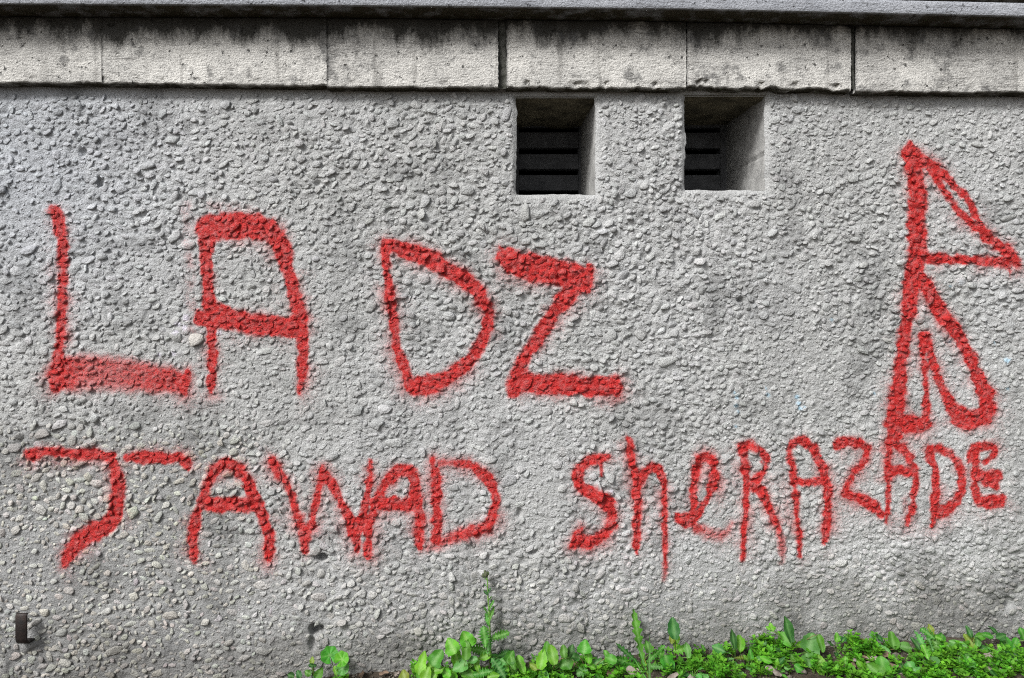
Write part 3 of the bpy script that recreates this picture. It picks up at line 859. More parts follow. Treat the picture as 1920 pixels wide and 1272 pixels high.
# ---- ledge and the stone above it
u = np.concatenate([np.arange(-1800, -200, 40), np.arange(-200, 2100, 8), np.arange(2100, 3800, 40)]).astype(float)
X = (u - CX) * K
zb = ledge_z(u)
LH = 28 * K * (D - PL) / D
e = (fbm(u, u * 0, 40, 610, 4, 0.6) - 0.5)
chp = np.maximum(0, fbm(u, u * 0 + 50, 14, 615, 3) - 0.66) * 0.02
prof = [(0.03, 0.0, 0), (-PL + 0.010, 0.0, 0), (-PL + 0.003, 0.0005, 1), (-PL, 0.004, 1), (-PL, LH * 0.35, .6), (-PL, LH * 0.7, .6), (-PL, LH - 0.002, .6), (-PL + 0.003, LH, .5), (0.03, LH, 0)]
vv = np.array([np.stack([X, np.full_like(X, y) + w * (e * 0.002 + (chp if k in (2, 3) else 0)), zb + dz + w * e * 0.0015], -1) for k, (y, dz, w) in enumerate(prof)])
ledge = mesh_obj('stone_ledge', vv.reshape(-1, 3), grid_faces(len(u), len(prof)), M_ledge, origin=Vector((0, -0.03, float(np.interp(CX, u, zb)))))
tag(ledge, 'thin blue-grey stone ledge jutting out along the top of the wall', 'ledge')
up = tag(empty('upper_stonework', (0, -0.03, float(np.interp(CX, u, zb)) + LH)), 'pale rough stonework just above the blue-grey ledge', 'stonework')
zb2 = lambda uu: ledge_z(uu) + LH + 0.0025
for k, (a, b) in enumerate(((-1700, -640), (-637, 420), (423, 1490), (1493, 2560), (2563, 3600))):
    uu = np.linspace(a, b, 120); XX = (uu - CX) * K; z0 = zb2(uu)
    n = (fbm(uu, uu * 0, 30, 640 + k, 4) - 0.5) * 0.004
    pr = [(0.03, 0), (-PL + 0.004, 0.0), (-PL - 0.002, 0.004), (-PL - 0.002, 0.30), (-PL + 0.006, 0.31), (0.10, 0.31)]
    vv = np.array([np.stack([XX, y + n * (0 < q < 5), z0 + dz], -1) for q, (y, dz) in enumerate(pr)])
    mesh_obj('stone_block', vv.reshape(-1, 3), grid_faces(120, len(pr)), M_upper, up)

# ------------------------------------------------------------------ iron strap bent out of the wall
def strap():
    o = P(62, 1200, 0)
    yo = -0.027
    c = P(40, 1182, yo)
    w, t = 0.0138, 0.0042
    top = P(40, 1152, yo).z; bot = P(40, 1209, yo).z
    path = [((c.x), yo + 0.0035, top + 0.001), (c.x, yo, top - 0.003), (c.x, yo, (top + bot) / 2), (c.x, yo, bot + 0.014), (c.x + 0.0005, yo + 0.002, bot + 0.006),
            (c.x + 0.001, yo + 0.007, bot + 0.001), (c.x + 0.0015, yo + 0.016, bot), (c.x + 0.002, 0.012, bot + 0.001)]
    path = [Vector(p) for p in path]
    vv, ff = [], []
    for i, p in enumerate(path):
        a, b = path[max(0, i - 1)], path[min(len(path) - 1, i + 1)]
        tg = (b - a).normalized(); sx = Vector((1, 0, 0)); nn = tg.cross(sx).normalized()
        bv = 0.001
        for (du, dn) in ((-w + bv, -t / 2), (w - bv, -t / 2), (w, -t / 2 + bv), (w, t / 2 - bv), (w - bv, t / 2), (-w + bv, t / 2), (-w, t / 2 - bv), (-w, -t / 2 + bv)):
            vv.append(p + sx * du + nn * dn)
    for i in range(len(path) - 1):
        for j in range(8):
            ff.append((i * 8 + j, i * 8 + (j + 1) % 8, i * 8 + 8 + (j + 1) % 8, i * 8 + 8 + j))
    ff.append(tuple(range(7, -1, -1))); ff.append(tuple(range((len(path) - 1) * 8, len(path) * 8)))
    h = tag(empty('iron_bracket', P(42, 1209, 0)), 'small bent rusty dark iron bracket fixed low on the wall', 'bracket')
    mesh_obj('strap', vv, ff, M_iron, h)
    m = bpy.context.scene.objects
    # mortar patch where the arm goes in
    pv, pf_ = [], []
    cc = P(52, 1208, 0)
    nr, na = 4, 14
    for r_ in range(nr):
        for a in range(na):
            th = 2 * math.pi * a / na; q = (r_ + 0.15) / (nr - 1) * (0.026 + 0.006 * math.sin(3 * th + 1))
            pv.append((cc.x + q * math.cos(th) * 1.1, -0.011 * (1 - (r_ / (nr - 1)) ** 2) + 0.003, cc.z + q * math.sin(th) * 0.8))
    for r_ in range(nr - 1):
        for a in range(na):
            b = (a + 1) % na
            pf_.append((r_ * na + a, r_ * na + b, (r_ + 1) * na + b, (r_ + 1) * na + a))
    pf_.append(tuple(range(na - 1, -1, -1)))
    pvx = np.array(pv)
    bc = base_colour(pvx[:, 0] / K + CX, CY - (pvx[:, 2] - ZC) / K)
    bc = np.concatenate([bc, np.ones((len(bc), 1))], -1)
    mesh_obj('mortar_patch', pv, [tuple(q[::-1]) for q in pf_], M_render, wall, attrs={'base': ('FLOAT_COLOR', bc), 'paint': ('FLOAT', np.zeros(len(pv)))})
strap()

# ------------------------------------------------------------------ ground
def axis(fine_lo, fine_hi, step, far_lo, far_hi):
    a = list(np.arange(fine_lo, fine_hi + step / 2, step))
    q, s = fine_hi, step
    while q < far_hi: s *= 1.25; q += s; a.append(q)
    q, s = fine_lo, step
    b = []
    while q > far_lo: s *= 1.25; q -= s; b.append(q)
    return np.array(b[::-1] + a)
ax = axis(-1.6, 1.9, 0.012, -250, 250)
ay = axis(-0.5, 0.03, 0.008, -300, 0.06)
GXX, GYY = np.meshgrid(ax, ay)
GZ = ground_z(GXX, GYY)
GZ = GZ + (lattice_noise(GXX * 1000, GYY * 1000, 14, 88) - 0.5) * 0.008 * (np.abs(GXX) < 2) * (GYY > -0.6)
gr = mesh_obj('ground', np.stack([GXX, GYY, GZ], -1).reshape(-1, 3), grid_faces(len(ax), len(ay))[:, ::-1], M_soil)
tag(gr, kind='structure')
def gz(x, y): return float(ground_z(np.array([x]), np.array([y]))[0])

# ------------------------------------------------------------------ plants
def leaf_width(kind, t):
    if kind == 'oval': return (math.sin(math.pi * min(1, t * 0.93 + 0.05) ** 0.85)) ** 0.62
    if kind == 'heart': return 0.10 if t < 0.01 else (max(0.0, math.sin(math.pi * (t * 0.74 + 0.26))) ** 0.62 * (1.12 - 0.25 * t) + 0.02)
    if kind == 'spoon': return 0.10 + 0.90 * (max(0, math.sin(math.pi * max(0, (t - 0.30) / 0.72))) ** 0.6) if t > 0.3 else 0.10
    if kind == 'blade': return (1 - t) ** 0.5 * 0.9 + 0.05
    if kind in ('toothed', 'lobed'):
        env = 0.22 + 0.85 * math.sin(math.pi * min(1, (t * 0.95 + 0.03)) ** 1.25) ** 0.8
        ph = (t * (7.5 if kind == 'toothed' else 3.2)) % 1.0
        dep = 0.66 if kind == 'toothed' else 0.60
        return max(0.03, env * (1 - dep * (1 - ph) ** 0.8)) if t < 0.99 else 0.03
    return math.sin(math.pi * t)

def leaf_mesh(name, base, tipdir, nrm, L, W, kind, mat, parent, curl=0.25, cup=0.25, wob=0.10):
    T = Vector(tipdir).normalized(); Nn = Vector(nrm).normalized()
    Sd = Nn.cross(T)
    if Sd.length < 1e-3: Sd = Vector((1, 0, 0))
    Sd.normalize(); Nn = T.cross(Sd).normalized()
    if kind == 'round':
        na, nr = 26, 3
        vv, rib, along = [Vector(base)], [1.0], [0.0]
        for r_ in range(1, nr + 1):
            q = r_ / nr
            for a in range(na):
                th = -math.pi + 0.14 + (2 * math.pi - 0.28) * a / (na - 1)
                sc = 1 + 0.05 * math.cos(th * 7) * q + 0.03 * math.sin(th * 25) * (r_ == nr)
                pl = 0.055 * L * math.cos(th * 7) * q + 0.12 * L * q * q
                x = math.sin(th) * q * sc * W / 2; y_ = math.cos(th) * q * sc * L / 2
                vv.append(Vector(base) + Sd * x + T * y_ + Nn * pl)
                rib.append(0.5 + 0.5 * max(0, -math.cos(th * 7)) ** 6 * (1 - q * .6)); along.append(q * 0.2)
        ff = []
        for a in range(na - 1): ff.append((0, 1 + a, 2 + a))
        for r_ in range(nr - 1):
            for a in range(na - 1):
                o_ = 1 + r_ * na + a
                ff.append((o_, o_ + na, o_ + na + 1, o_ + 1))
    else:
        n = {'toothed': 30, 'lobed': 20, 'blade': 6}.get(kind, 11)
        vv, rib, along, ff = [], [], [], []
        ph = random.uniform(0, 6)
        tw = random.uniform(-0.35, 0.35)
        edge_r = [random.uniform(-0.07, 0.07) for _ in range(n + 1)]; edge_l = [random.uniform(-0.12, 0.08) for _ in range(n + 1)]
        for i in range(n + 1):
            t = i / n
            hw = leaf_width(kind, t) * W / 2
            if kind in ('oval', 'heart', 'spoon'):
                hw *= 1 + edge_r[i] 
            eL, eR = (1 + edge_l[i], 1 + edge_l[-1 - i]) if kind != 'blade' else (1, 1)
            ctr = Vector(base) + T * (L * (t - 0.10 * curl * t * t)) - Nn * (curl * L * t * t * 0.55)
            sd = (Sd * math.cos(tw * t) + Nn * math.sin(tw * t))
            for (q, rb) in ((-1, 0), (-0.5, 0.5), (0, 1), (0.5, 0.5), (1, 0)):
                wv = wob * W * math.sin(ph + t * 9 + q * 2) * abs(q)
                vv.append(ctr + sd * (q * hw * (eL if q < 0 else eR)) + Nn * (cup * hw * abs(q) ** 1.5 + wv))
                rib.append(rb); along.append(t)
        for i in range(n):
            for j in range(4):
                a = i * 5 + j
                ff.append((a, a + 1, a + 6, a + 5))
    return mesh_obj(name, vv, ff, mat, parent, attrs={'rib': ('FLOAT', rib), 'along': ('FLOAT', along)})

def tube(name, pts, r0, r1, mat, parent, ns=6):
    pts = [Vector(p) for p in pts]
    vv, ff = [], []
    for i, p in enumerate(pts):
        a, b = pts[max(0, i - 1)], pts[min(len(pts) - 1, i + 1)]
        tg = (b - a).normalized()
        s = tg.cross(Vector((0.3, 1, 0.1))).normalized(); n_ = tg.cross(s)
        r = r0 + (r1 - r0) * i / (len(pts) - 1)
        for k in range(ns):
            th = 2 * math.pi * k / ns
            vv.append(p + s * (r * math.cos(th)) + n_ * (r * math.sin(th)))
    for i in range(len(pts) - 1):
        for k in range(ns):
            ff.append((i * ns + k, i * ns + (k + 1) % ns, i * ns + ns + (k + 1) % ns, i * ns + ns + k))
    ff.append(tuple(range(ns - 1, -1, -1))); ff.append(tuple(range((len(pts) - 1) * ns, len(pts) * ns)))
    return mesh_obj(name, vv, ff, mat, parent)

def bez(a, b, c, n=5):
    return [(a * (1 - t) ** 2 + b * 2 * t * (1 - t) + c * t * t) for t in [i / n for i in range(n + 1)]]

def plant(name, label, cat, base_px, depth, leaves, group=None):
    """leaves: (centre x, centre y, length, width, tip angle in degrees, kind, colour[, depth])"""
    X = (base_px - CX) * K * (D + depth) / D
    root = Vector((X, depth, gz(X, depth) - 0.002))
    pl = tag(empty(name, root), label, cat, group)
    for q in leaves:
        cx_, cy_, L, W, ang, kind, colr = q[:7]
        if random.random() < 0.05: colr = 'yellow'
        d = q[7] if len(q) > 7 else depth + random.uniform(-0.035, -0.005)
        d = min(d, -0.014 - W * K * 0.4)
        Cc = P(cx_, cy_, d)
        floor = gz(Cc.x, Cc.y) + 0.006
        while Cc.z < floor and d > -0.28:      # slide it toward the viewer until it clears the soil
            d -= 0.01
            Cc = P(cx_, cy_, d); floor = gz(Cc.x, Cc.y) + 0.006
        Lm, Wm = L * K * (D + d) / D, W * K * (D + d) / D * (1.15 if kind in ('oval', 'heart', 'lobed') else 1.3 if kind == 'toothed' else 1.1)
        a = math.radians(ang)
        nr = Vector((random.uniform(-.3, .3), -0.80, random.uniform(0.40, 0.75))).normalized()
        if L > 40: nr = Vector((0.12, -0.93, 0.30)).normalized()
        T = Vector((math.cos(a), 0, math.sin(a))); T = (T - nr * T.dot(nr)).normalized()
        stretch = 1.0 / max(0.75, math.hypot(T.x, T.z))
        if kind == 'round':
            leaf_mesh('leaf', Cc, T, nr, Lm, Wm, kind, LEAF[colr], pl)
            st = Cc
        else:
            st = Cc - T * (Lm * 0.5 * stretch)
            leaf_mesh('leaf', st, T, nr, Lm * stretch, Wm, kind, LEAF[colr], pl, curl=random.uniform(0.05, 0.30) if L < 40 else 0.06, cup=random.uniform(0.10, 0.35))
        mid = (root + st) / 2 + Vector((0, -0.004, 0.35 * abs(st.z - root.z)))
        if (st - root).length > 0.006:
            tube('stalk', bez(root, mid, st + (-nr) * 0.0006), 0.0011, 0.0008, M_stemred if random.random() < .3 else M_stem, pl, 5)
    return pl

o_, h_, s_, t_, r_, lb = 'oval', 'heart', 'spoon', 'toothed', 'round', 'lobed'
B_, M_, D_, P_ = 'bright', 'mid', 'dark', 'pale'
plant('mallow', 'young mallow with three round pleated leaves growing alone at the wall foot', 'plant', 630, -0.03,
      [(618,1229,31,30,105,r_,M_),(641,1237,27,26,55,r_,B_),(642,1254,23,23,-80,r_,P_),(629,1258,14,8,-70,o_,B_)])
plant('seedling', 'small dark green seedling left of the round-leaved mallow', 'plant', 588, -0.03,
      [(585,1239,13,8,100,o_,D_),(583,1248,10,7,170,o_,D_),(589,1249,9,6,20,o_,D_),(577,1262,14,10,150,o_,M_),(599,1262,18,14,60,h_,M_),(560,1264,14,10,120,o_,D_),(545,1267,14,11,160,o_,D_),(590,1266,12,8,-60,o_,D_)])
plant('broadleaf_weed', 'leftmost clump of broad upright bright green leaves', 'plant', 803, -0.07,
      [(791,1242,34,17,82,h_,B_),(820,1233,30,25,70,h_,M_),(807,1249,22,13,60,o_,B_),(823,1256,18,15,20,o_,B_),(789,1259,30,18,95,o_,B_),(757,1267,20,18,115,h_,B_),(799,1265,26,19,70,o_,B_),(812,1268,22,18,40,h_,B_)])
plant('broadleaf_weed', 'clump of heart-shaped bright leaves just left of the thistle', 'plant', 868, -0.06,
      [(846,1211,27,25,120,h_,B_),(855,1231,33,19,98,o_,B_),(874,1197,26,25,105,h_,B_),(885,1203,20,13,30,o_,B_),(874,1219,27,17,80,o_,M_),(862,1250,30,20,215,h_,P_),(886,1238,20,12,195,o_,P_),(893,1244,18,10,-100,o_,B_),(896,1253,16,9,-80,o_,B_),(848,1266,20,18,60,o_,B_),(880,1265,32,16,-15,o_,M_),(836,1262,20,14,140,o_,B_)])
# thistle with its tall flowering stem
th = plant('sow_thistle', 'tall thin thistle with toothed leaves and a budding stem', 'plant', 921, -0.035,
      [(908,1193,34,24,100,t_,M_),(937,1192,40,20,22,t_,M_),(897,1219,38,20,172,t_,M_),(931,1235,32,13,-12,o_,P_),(909,1231,26,13,205,o_,B_),(936,1254,44,28,-55,t_,P_,-0.09),(945,1226,26,14,25,t_,D_),(916,1210,26,16,85,t_,P_),(905,1262,40,18,190,t_,M_,-0.1)])
stem_px = [(920,1236),(919,1216),(918,1172),(917,1145),(915,1120),(914,1090),(912,1080)]
pts = [P(x, y, -0.035 + 0.012 * i / 6) for i, (x, y) in enumerate(stem_px)]
tube('stem', pts, 0.0030, 0.0014, M_stem, th, 7)
for (cx_, cy_, L, W, ang, c_) in [(922,1150,28,12,80,M_),(913,1162,24,11,105,M_),(921,1135,22,9,70,M_),(911,1180,14,10,150,B_),(911,1112,12,8,130,D_),(917,1108,13,7,70,D_),(910,1098,8,4,150,D_),(912,1147,20,8,110,M_),(919,1122,10,6,40,M_)]:
    d = -0.030
    nr = Vector((random.uniform(-.5, .5), -0.85, 0.35)).normalized(); a = math.radians(ang)
    T = Vector((math.cos(a), 0, math.sin(a))); T = (T - nr * T.dot(nr)).normalized()
    Lm = L * K; st = P(cx_, cy_, d) - T * Lm * 0.5
    leaf_mesh('leaf', st, T, nr, Lm, W * K, t_, LEAF[c_], th, curl=0.2, cup=0.4)
for (bx_, by_, br) in [(911,1078,4.2),(906,1080,3.0),(915,1076,2.6),(909,1073,2.4)]:
    c0 = P(bx_, by_, -0.024); R0 = br * K
    vv = [c0 + Vector((0, 0, -1.3 * R0))]
    ns = 8
    for k, (q, z) in enumerate(((.75, -.7), (1.0, 0), (.8, .7), (1.0, 1.35))):
        for a in range(ns):
            tt = 2 * math.pi * a / ns; w = q * (1 if k < 3 or a % 2 else .45)
            vv.append(c0 + Vector((math.cos(tt) * w * R0, math.sin(tt) * w * R0, z * R0)))
    ff = [(0, 1 + (a + 1) % ns, 1 + a) for a in range(ns)]
    for k in range(3):
        for a in range(ns):
            b = (a + 1) % ns
            ff.append((1 + k * ns + a, 1 + k * ns + b, 1 + k * ns + ns + b, 1 + k * ns + ns + a))
    ff.append(tuple(1 + 3 * ns + a for a in range(ns)))
    mesh_obj('bud', vv, ff, M_bud, th)
    tube('stalk', [P(912.5, 1088, -0.024), c0 + Vector((0, 0, -R0))], 0.001, 0.0008, M_stem, th, 5)

plant('broadleaf_weed', 'low clump of rounded leaves just right of the thistle', 'plant', 968, -0.075,
      [(957,1231,22,18,60,h_,M_),(961,1243,20,12,-70,o_,M_),(977,1247,30,15,-70,o_,B_),(945,1240,16,12,160,o_,P_),(949,1252,14,10,-60,o_,B_),(962,1262,20,12,200,o_,M_),(925,1268,24,12,10,o_,B_)])
plant('broadleaf_weed', 'clump of oval upright leaves midway between thistle and dandelion', 'plant', 1030, -0.07,
      [(1016,1236,32,18,80,o_,B_),(1025,1218,26,14,85,o_,M_),(1036,1227,30,19,105,o_,B_),(1036,1261,26,20,60,o_,M_),(1019,1268,22,18,90,o_,P_),(1057,1221,18,13,95,o_,M_),(1071,1220,20,12,80,o_,D_),(1061,1244,28,23,215,o_,M_),(1061,1266,22,16,-60,o_,P_),(1000,1250,16,10,140,o_,B_)])
plant('broadleaf_weed', 'weed with one folded square-looking leaf standing up left of the dandelion', 'plant', 1100, -0.06,
      [(1096,1212,23,23,92,h_,M_),(1103,1231,18,14,80,o_,B_),(1079,1232,16,13,170,o_,P_),(1091,1260,24,19,200,lb,P_),(1119,1243,28,20,20,lb,P_),(1145,1236,22,16,150,o_,M_),(1122,1266,18,12,60,o_,M_),(1110,1250,16,10,-30,o_,B_),(1137,1226,14,9,120,o_,M_)])
plant('dandelion', 'dandelion with a long toothed leaf standing upright against the wall', 'plant', 1204, -0.05,
      [(1197,1196,98,20,95,t_,M_,-0.035),(1178,1227,58,12,138,t_,D_),(1172,1241,46,22,163,t_,M_),(1178,1252,44,18,178,t_,M_),(1229,1227,48,13,37,t_,M_),(1226,1250,40,12,-4,t_,P_),(1215,1212,20,13,100,h_,M_)])
plant('grass_tuft', 'thin tuft of pale grass blades at the dandelion centre', 'grass', 1212, -0.075,
      [(1218,1232,72,5,83,'blade',P_),(1207,1244,56,5,105,'blade',P_),(1201,1256,40,4,118,'blade',M_),(1224,1252,44,5,60,'blade',B_),(1213,1258,40,5,88,'blade',P_),(1192,1264,34,4,150,'blade',B_)])
plant('broadleaf_weed', 'weed with a dark upright leaf over two small round ones right of the dandelion', 'plant', 1266, -0.04,
      [(1263,1178,30,19,97,o_,D_),(1260,1199,13,11,-95,o_,B_),(1269,1197,15,10,-80,o_,B_),(1275,1218,27,20,15,lb,B_),(1253,1247,32,24,-80,h_,M_,-0.09),(1289,1218,22,12,80,o_,P_),(1278,1239,12,11,-60,o_,P_),(1266,1209,14,9,80,o_,B_),(1240,1222,20,10,60,o_,M_)])
plant('rosette_weed', 'rosette with two spoon-shaped pale leaves spreading apart', 'plant', 1378, -0.05,
      [(1353,1219,36,15,152,s_,P_),(1388,1213,34,17,78,s_,B_),(1375,1198,26,12,82,o_,D_),(1376,1249,14,13,-88,o_,P_),(1350,1248,18,9,90,o_,M_),(1392,1233,30,8,5,t_,P_),(1364,1236,26,8,185,t_,P_),(1390,1268,16,12,60,o_,P_)])
plant('broadleaf_weed', 'tallest dark rolled leaf beside a large round pale leaf', 'plant', 1483, -0.045,
      [(1478,1180,44,16,97,o_,D_),(1474,1198,25,19,125,o_,M_),(1520,1205,33,29,70,h_,P_),(1539,1207,28,14,-85,o_,M_),(1500,1209,20,9,205,o_,B_),(1462,1223,18,13,130,o_,D_),(1487,1233,28,11,-60,o_,M_),(1446,1176,12,9,95,o_,B_),(1440,1178,9,6,150,o_,B_),(1451,1178,9,6,30,o_,B_)])
plant('broadleaf_weed', 'pair of pale heart-shaped leaves below the large round leaf', 'plant', 1528, -0.09,
      [(1516,1239,23,21,-90,h_,P_),(1538,1243,26,19,92,h_,B_),(1540,1258,20,14,-90,o_,B_),(1500,1255,20,14,-40,o_,M_),(1470,1245,24,10,-30,o_,B_),(1437,1238,24,10,-25,o_,B_)])
plant('rosette_weed', 'small rosette with three upright spoon leaves above the dead leaves', 'plant', 1656, -0.03,
      [(1640,1199,20,8,107,s_,P_),(1652,1200,22,9,112,s_,D_),(1674,1200,25,19,78,o_,M_),(1616,1206,18,14,60,o_,D_),(1626,1220,19,17,20,h_,B_),(1656,1216,22,9,140,o_,P_),(1640,1223,14,9,190,o_,D_)])
plant('rosette_weed', 'bushy toothed weed rising highest below the red D', 'plant', 1738, -0.04,
      [(1703,1214,36,17,172,s_,P_),(1727,1203,34,15,103,t_,P_),(1740,1188,24,18,130,t_,M_),(1745,1180,15,10,92,o_,D_),(1753,1194,24,12,-25,t_,B_),(1743,1203,26,11,82,t_,P_),(1765,1197,18,14,60,o_,M_),(1756,1209,18,14,115,o_,M_),(1747,1218,20,12,25,o_,M_),(1717,1206,20,10,110,o_,D_),(1733,1216,18,10,150,o_,M_)])
plant('rosette_weed', 'spreading weed with paired oval leaves near the right end', 'plant', 1822, -0.035,
      [(1780,1212,22,12,150,o_,P_),(1796,1208,26,12,152,o_,P_),(1790,1218,30,14,172,o_,P_),(1820,1203,24,19,110,h_,M_),(1840,1193,22,12,10,o_,M_),(1853,1192,20,10,-20,o_,M_),(1817,1184,18,9,98,o_,D_),(1862,1181,18,9,120,o_,D_),(1848,1217,22,14,8,o_,P_),(1830,1215,22,10,170,o_,B_),(1828,1223,16,9,-40,o_,P_),(1833,1200,20,12,60,o_,P_)])
plant('lobed_weed', 'pale weed with large lobed leaves in the front row', 'plant', 1756, -0.11,
      [(1752,1254,44,34,100,lb,P_,-.12),(1777,1243,34,15,8,lb,M_,-.1),(1742,1246,26,16,150,lb,P_,-.11),(1735,1222,22,14,100,lb,B_)])
plant('broadleaf_weed', 'broad heart-shaped leaves in the front row below the dead leaves', 'plant', 1652, -0.12,
      [(1655,1247,30,25,80,h_,M_),(1639,1257,28,23,130,h_,M_),(1615,1252,22,19,100,h_,B_),(1692,1256,20,17,90,h_,D_),(1714,1260,34,26,112,lb,P_),(1668,1266,20,14,20,o_,M_)])
plant('broadleaf_weed', 'front-row weed with small yellow-green oval leaves at right', 'plant', 1832, -0.10,
      [(1832,1246,22,10,4,o_,B_),(1853,1252,18,15,10,h_,B_),(1838,1257,18,10,-30,o_,B_),(1815,1237,20,15,100,h_,M_),(1812,1227,22,12,160,o_,M_),(1865,1266,18,10,-60,o_,D_)])
plant('broadleaf_weed', 'rightmost weed with long drooping leaf at the frame edge', 'plant', 1892, -0.04,
      [(1884,1205,30,17,-70,o_,M_),(1878,1194,20,12,20,o_,D_),(1890,1217,36,18,-80,o_,M_),(1917,1188,20,15,90,h_,M_),(1913,1237,24,11,-20,o_,D_),(1904,1205,22,12,60,o_,M_),(1895,1243,20,12,-10,o_,M_)])
# weeds that nothing tells apart
fill = [(770,-.13),(842,-.12),(1150,-.11),(1300,-.10),(1325,-.03),(1410,-.10),(1430,-.04),(1455,-.12),(1570,-.05),(1585,-.11),(1602,-.03),(1695,-.08),(1785,-.09),(1800,-.13),(1865,-.09),(1880,-.12),(1905,-.10)]
for (px_, dp) in fill:
    X = (px_ - CX) * K * (D + dp) / D
    root = Vector((X, dp, gz(X, dp) - 0.001))
    pl = tag(empty('small_weed', root), ('small low green weed near the front ' if dp < -.07 else 'small low green weed at the wall foot ') + whereabouts(px_), 'plant', 'small weeds among the ground cover')
    for k in range(random.randint(4, 7)):
        az = random.uniform(0, 2 * math.pi); el = random.uniform(0.25, 1.1)
        dirv = Vector((math.cos(az) * math.cos(el), math.sin(az) * math.cos(el) * 0.8 - 0.25, math.sin(el))).normalized()
        q = random.uniform(0.008, 0.022)
        st = root + dirv * q + Vector((0, 0, 0.006))
        if st.y > -0.02: st.y = -0.02
        T = (dirv + Vector((0, -0.15, -0.35))).normalized()
        leaf_mesh('leaf', st, T, Vector((0, -0.5, 1)), random.uniform(.014, .026), random.uniform(.009, .016), random.choice([o_, h_, s_]), LEAF[random.choice([B_, M_, M_, D_, P_])], pl)
        tube('stalk', bez(root, (root + st) / 2 + Vector((0, 0, .004)), st, 3), 0.0009, 0.0007, M_stem, pl, 4)

# ------------------------------------------------------------------ ground cover: sprigs of tiny leaflets, one mass
def ground_cover():
    V_, F_, T_ = [], [], []
    clumps = []
    for (px_, py_, rad, n, hgt) in [(850,1262,35,26,26),(870,1246,25,16,22),(985,1258,35,34,30),(1000,1266,40,36,20),(965,1262,26,20,20),(1095,1240,16,10,24),(1315,1250,26,26,46),(1330,1225,14,12,34),(1365,1205,14,14,34),(1405,1248,20,14,24),
                                    (1412,1222,22,22,28),(1445,1205,26,30,36),(1455,1230,30,24,24),(1425,1236,24,22,30),(1490,1252,40,44,26),(1560,1232,24,22,22),(1592,1212,22,30,38),(1600,1225,22,22,24),(1570,1260,40,40,20),(1005,1262,26,26,30),
                                    (1690,1240,34,44,26),(1730,1235,36,54,30),(1768,1218,20,24,28),(1790,1240,30,36,26),(1810,1255,40,44,20),(1850,1240,26,24,22),(1880,1225,34,40,34),(1900,1215,24,30,36),(1895,1255,40,44,24),(1620,1262,40,34,16),(1700,1262,40,40,18),
                                    (1760,1266,40,36,14),(645,1268,12,8,8),(800,1266,30,26,22),(826,1262,20,18,24),(890,1262,30,26,26),(925,1262,26,22,24),(945,1250,22,18,26),(1045,1262,30,26,22),(1075,1258,22,18,22),(1110,1262,26,20,22),(1135,1256,22,18,22),(1160,1264,26,20,18),(1225,1262,24,16,20),(1245,1240,16,12,22),(1285,1246,20,18,26),(1300,1232,16,14,24),(1640,1214,26,16,20),(1720,1216,24,20,24),(1835,1224,30,22,22),(1540,1262,30,26,20),(1660,1262,30,20,14),(780,1262,10,8,26),(1340,1262,30,22,16),(1390,1258,24,20,20),(1960,1210,60,70,34),(2050,1215,80,90,30),(2130,1230,70,70,30),(1980,1260,80,90,24)]:
        clumps.append((px_, py_, rad, n, hgt))
    for (px_, py_, rad, n, hgt) in clumps:
        # ground point seen at that pixel
        zg = ZC + (CY - ground_py(px_)) * K
        dist = D * (ZC - zg) / ((py_ + hgt * 0.5 - CY) * K)
        yc = min(-0.025, dist - D)
        for _ in range(int(n * (0.85 if px_ < 1540 else 0.78))):
            x = (px_ + random.gauss(0, rad * 0.62) - CX) * K; y = yc + random.gauss(0, 0.018)
            if y > -0.018: y = -0.018 - random.random() * 0.01
            z = gz(x, y)
            H_ = hgt * K * random.uniform(0.3, 0.95)
            lean = Vector((random.gauss(0, .25), random.gauss(-.12, .2), 1)).normalized()
            br = random.uniform(0.65, 1.25)
            tint = (br * random.uniform(.85, 1.2), br, br * random.uniform(.7, 1.2), 1)
            b0 = len(V_)
            tp = Vector((x, y, z)) + lean * H_
            for (p, w) in ((Vector((x, y, z)), .0007), (tp, .0005)):
                V_.extend([p + Vector((-w, 0, 0)), p + Vector((w, 0, 0)), p + Vector((0, -w, 0))])
            for k in range(3):
                j = (k + 1) % 3
                F_.extend([(b0 + k, b0 + j, b0 + 3 + j), (b0 + k, b0 + 3 + j, b0 + 3 + k)])
            T_.extend([(tint[0] * .8, tint[1] * .7, tint[2] * .7, 1)] * 6)
            nodes = max(2, int(H_ / 0.0105))
            for q in range(nodes):
                c = Vector((x, y, z)) + lean * (H_ * (0.25 + 0.75 * (q + 1) / nodes))
                a0 = random.uniform(0, 6.28)
                wl_ = random.choice([3, 4, 5])
                for l in range(wl_):
                    az = a0 + 6.283 * l / wl_
                    L = random.uniform(.0065, .0140); W = L * random.uniform(.5, .8)
                    up_ = random.uniform(.1, .9)
                    d = Vector((math.cos(az), math.sin(az), up_)).normalized()
                    s = d.cross(Vector((0, 0, 1))).normalized()
                    m = c + d * L * .55 - Vector((0, 0, L * .08))
                    b0 = len(V_)
                    V_.extend([c, m + s * W / 2 + Vector((0, 0, W * .15)), c + d * L, m - s * W / 2 + Vector((0, 0, W * .15)), m])
                    F_.extend([(b0, b0 + 4, b0 + 1), (b0 + 1, b0 + 4, b0 + 2), (b0 + 2, b0 + 4, b0 + 3), (b0 + 3, b0 + 4, b0)])
                    v = random.uniform(.8, 1.2)
                    T_.extend([(tint[0] * v, tint[1] * v, tint[2] * v, 1)] * 5)
    o = mesh_obj('ground_cover', np.array([tuple(q) for q in V_]), np.array(F_), M_cover, attrs={'tint': ('FLOAT_COLOR', T_)})
    tag(o, 'mass of tiny bright green ground cover leaves along the wall foot', 'ground cover', kind='stuff')
ground_cover()

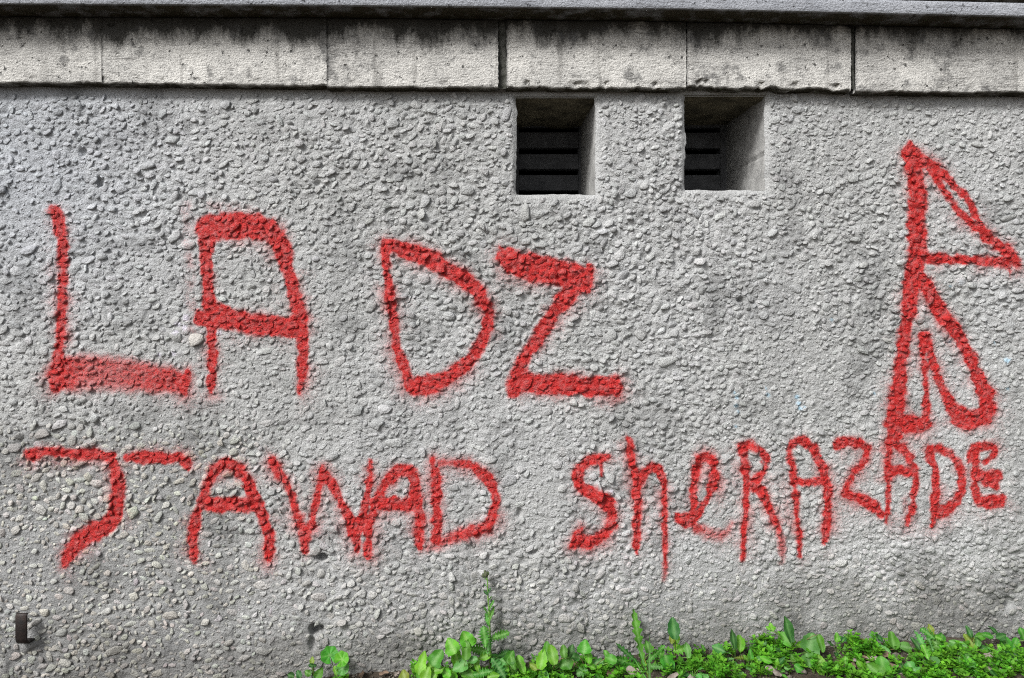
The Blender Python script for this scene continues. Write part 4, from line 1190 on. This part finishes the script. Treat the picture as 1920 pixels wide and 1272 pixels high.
# ------------------------------------------------------------------ dead leaves and chips of stone on the soil
def dry_leaf(px_, py_, L, W, az, mat, label, group):
    zg = ZC + (CY - ground_py(px_)) * K + 0.006
    dist = D * (ZC - zg) / ((py_ - CY) * K)
    y = min(-0.02, dist - D); x = (px_ - CX) * K * (D + y) / D
    c = Vector((x, y, gz(x, y) + random.uniform(0.006, 0.012)))
    T = Vector((math.cos(az), math.sin(az) * .8, random.uniform(-.05, .35))).normalized()
    nr = Vector((random.uniform(-.5, .5), random.uniform(-.9, -.1), 1)).normalized()
    o = leaf_mesh('dry_leaf', c - T * L * K * .5, T, nr, L * K, W * K, 'oval', mat, None, curl=random.uniform(-.4, .5), cup=random.uniform(.3, .9), wob=.12)
    tag(o, label, 'dead leaf', group)
dry_leaf(677, 1264, 22, 14, 1.9, M_dry, 'lone brown dead leaf standing up right of the mallow', None)
for (px_, py_, L, W, az, m_) in [(1078,1250,22,12,1.8,0),(1147,1262,20,12,.4,0),(1190,1266,30,16,-.4,1),(1320,1255,26,12,.2,0),(1334,1258,20,10,-.5,0),(1298,1268,24,10,.8,1),(1262,1268,24,8,.4,1),(1424,1243,14,10,.3,0),
        (1448,1262,24,10,-.7,1),(1460,1268,22,14,.5,1),(1618,1236,30,8,-.8,1),(1632,1240,34,8,-.9,0),(1645,1238,36,9,-.7,1),(1640,1246,30,7,-.6,1),(1660,1229,20,12,-.4,0),(1672,1250,28,9,-.7,0),(1610,1240,24,10,.3,1),(1625,1213,30,6,.1,0),(1683,1213,16,8,.2,0),
        (1855,1232,26,14,.6,1),(1868,1240,20,12,-.4,1),(1860,1250,18,12,.4,1),(1902,1256,20,8,-.6,1),(1878,1260,22,12,.1,1),(1754,1229,12,8,.6,1),(1818,1270,18,10,.2,1),(1372,1262,14,12,.3,0),(1300,1246,18,9,.5,0),(1345,1236,16,9,.1,1),(1580,1238,18,9,.2,0),(1598,1250,20,10,.9,0),
        (720,1268,18,9,.4,0),(745,1270,14,8,1.2,1)]:
    dry_leaf(px_, py_, L, W, az, [M_dry, M_drygrey][m_], ('brown ' if m_ == 0 else 'grey ') + ('narrow ' if L > 2.6 * W else '') + ('front-row ' if py_ > 1254 else '') + 'dead leaf ' + whereabouts(px_), 'dead leaves lying among the weeds')

# crumbs of soil and grit heaped along the wall foot: one mass
def soil_crumbs(n=2600):
    r = np.random.default_rng(44)
    px_ = r.uniform(430, 2150, n); y = -0.004 - np.abs(r.normal(0, 0.07, n)); y = np.maximum(y, -0.32)
    x = (px_ - CX) * K
    z = ground_z(x, y)
    rad = np.clip(0.0028 * np.exp(r.normal(0, 0.45, n)), 0.0012, 0.008)
    base = np.array([(1, 0, 0), (-1, 0, 0), (0, 1, 0), (0, -1, 0), (0, 0, 1), (0, 0, -1)], float)
    f = np.array([(0, 2, 4), (2, 1, 4), (1, 3, 4), (3, 0, 4), (2, 0, 5), (1, 2, 5), (3, 1, 5), (0, 3, 5)])
    v = base[None] * rad[:, None, None] * r.uniform(0.55, 1.35, (n, 6, 1)) * np.array([1.2, 1.0, 0.75])
    v = v + np.stack([x, y, z + rad * 0.3], -1)[:, None]
    o = mesh_obj('soil_crumbs', v.reshape(-1, 3), (f[None] + (np.arange(n) * 6)[:, None, None]).reshape(-1, 3), M_grit)
    tag(o, 'loose crumbs of soil and grit along the wall foot', 'soil', kind='stuff')
soil_crumbs()
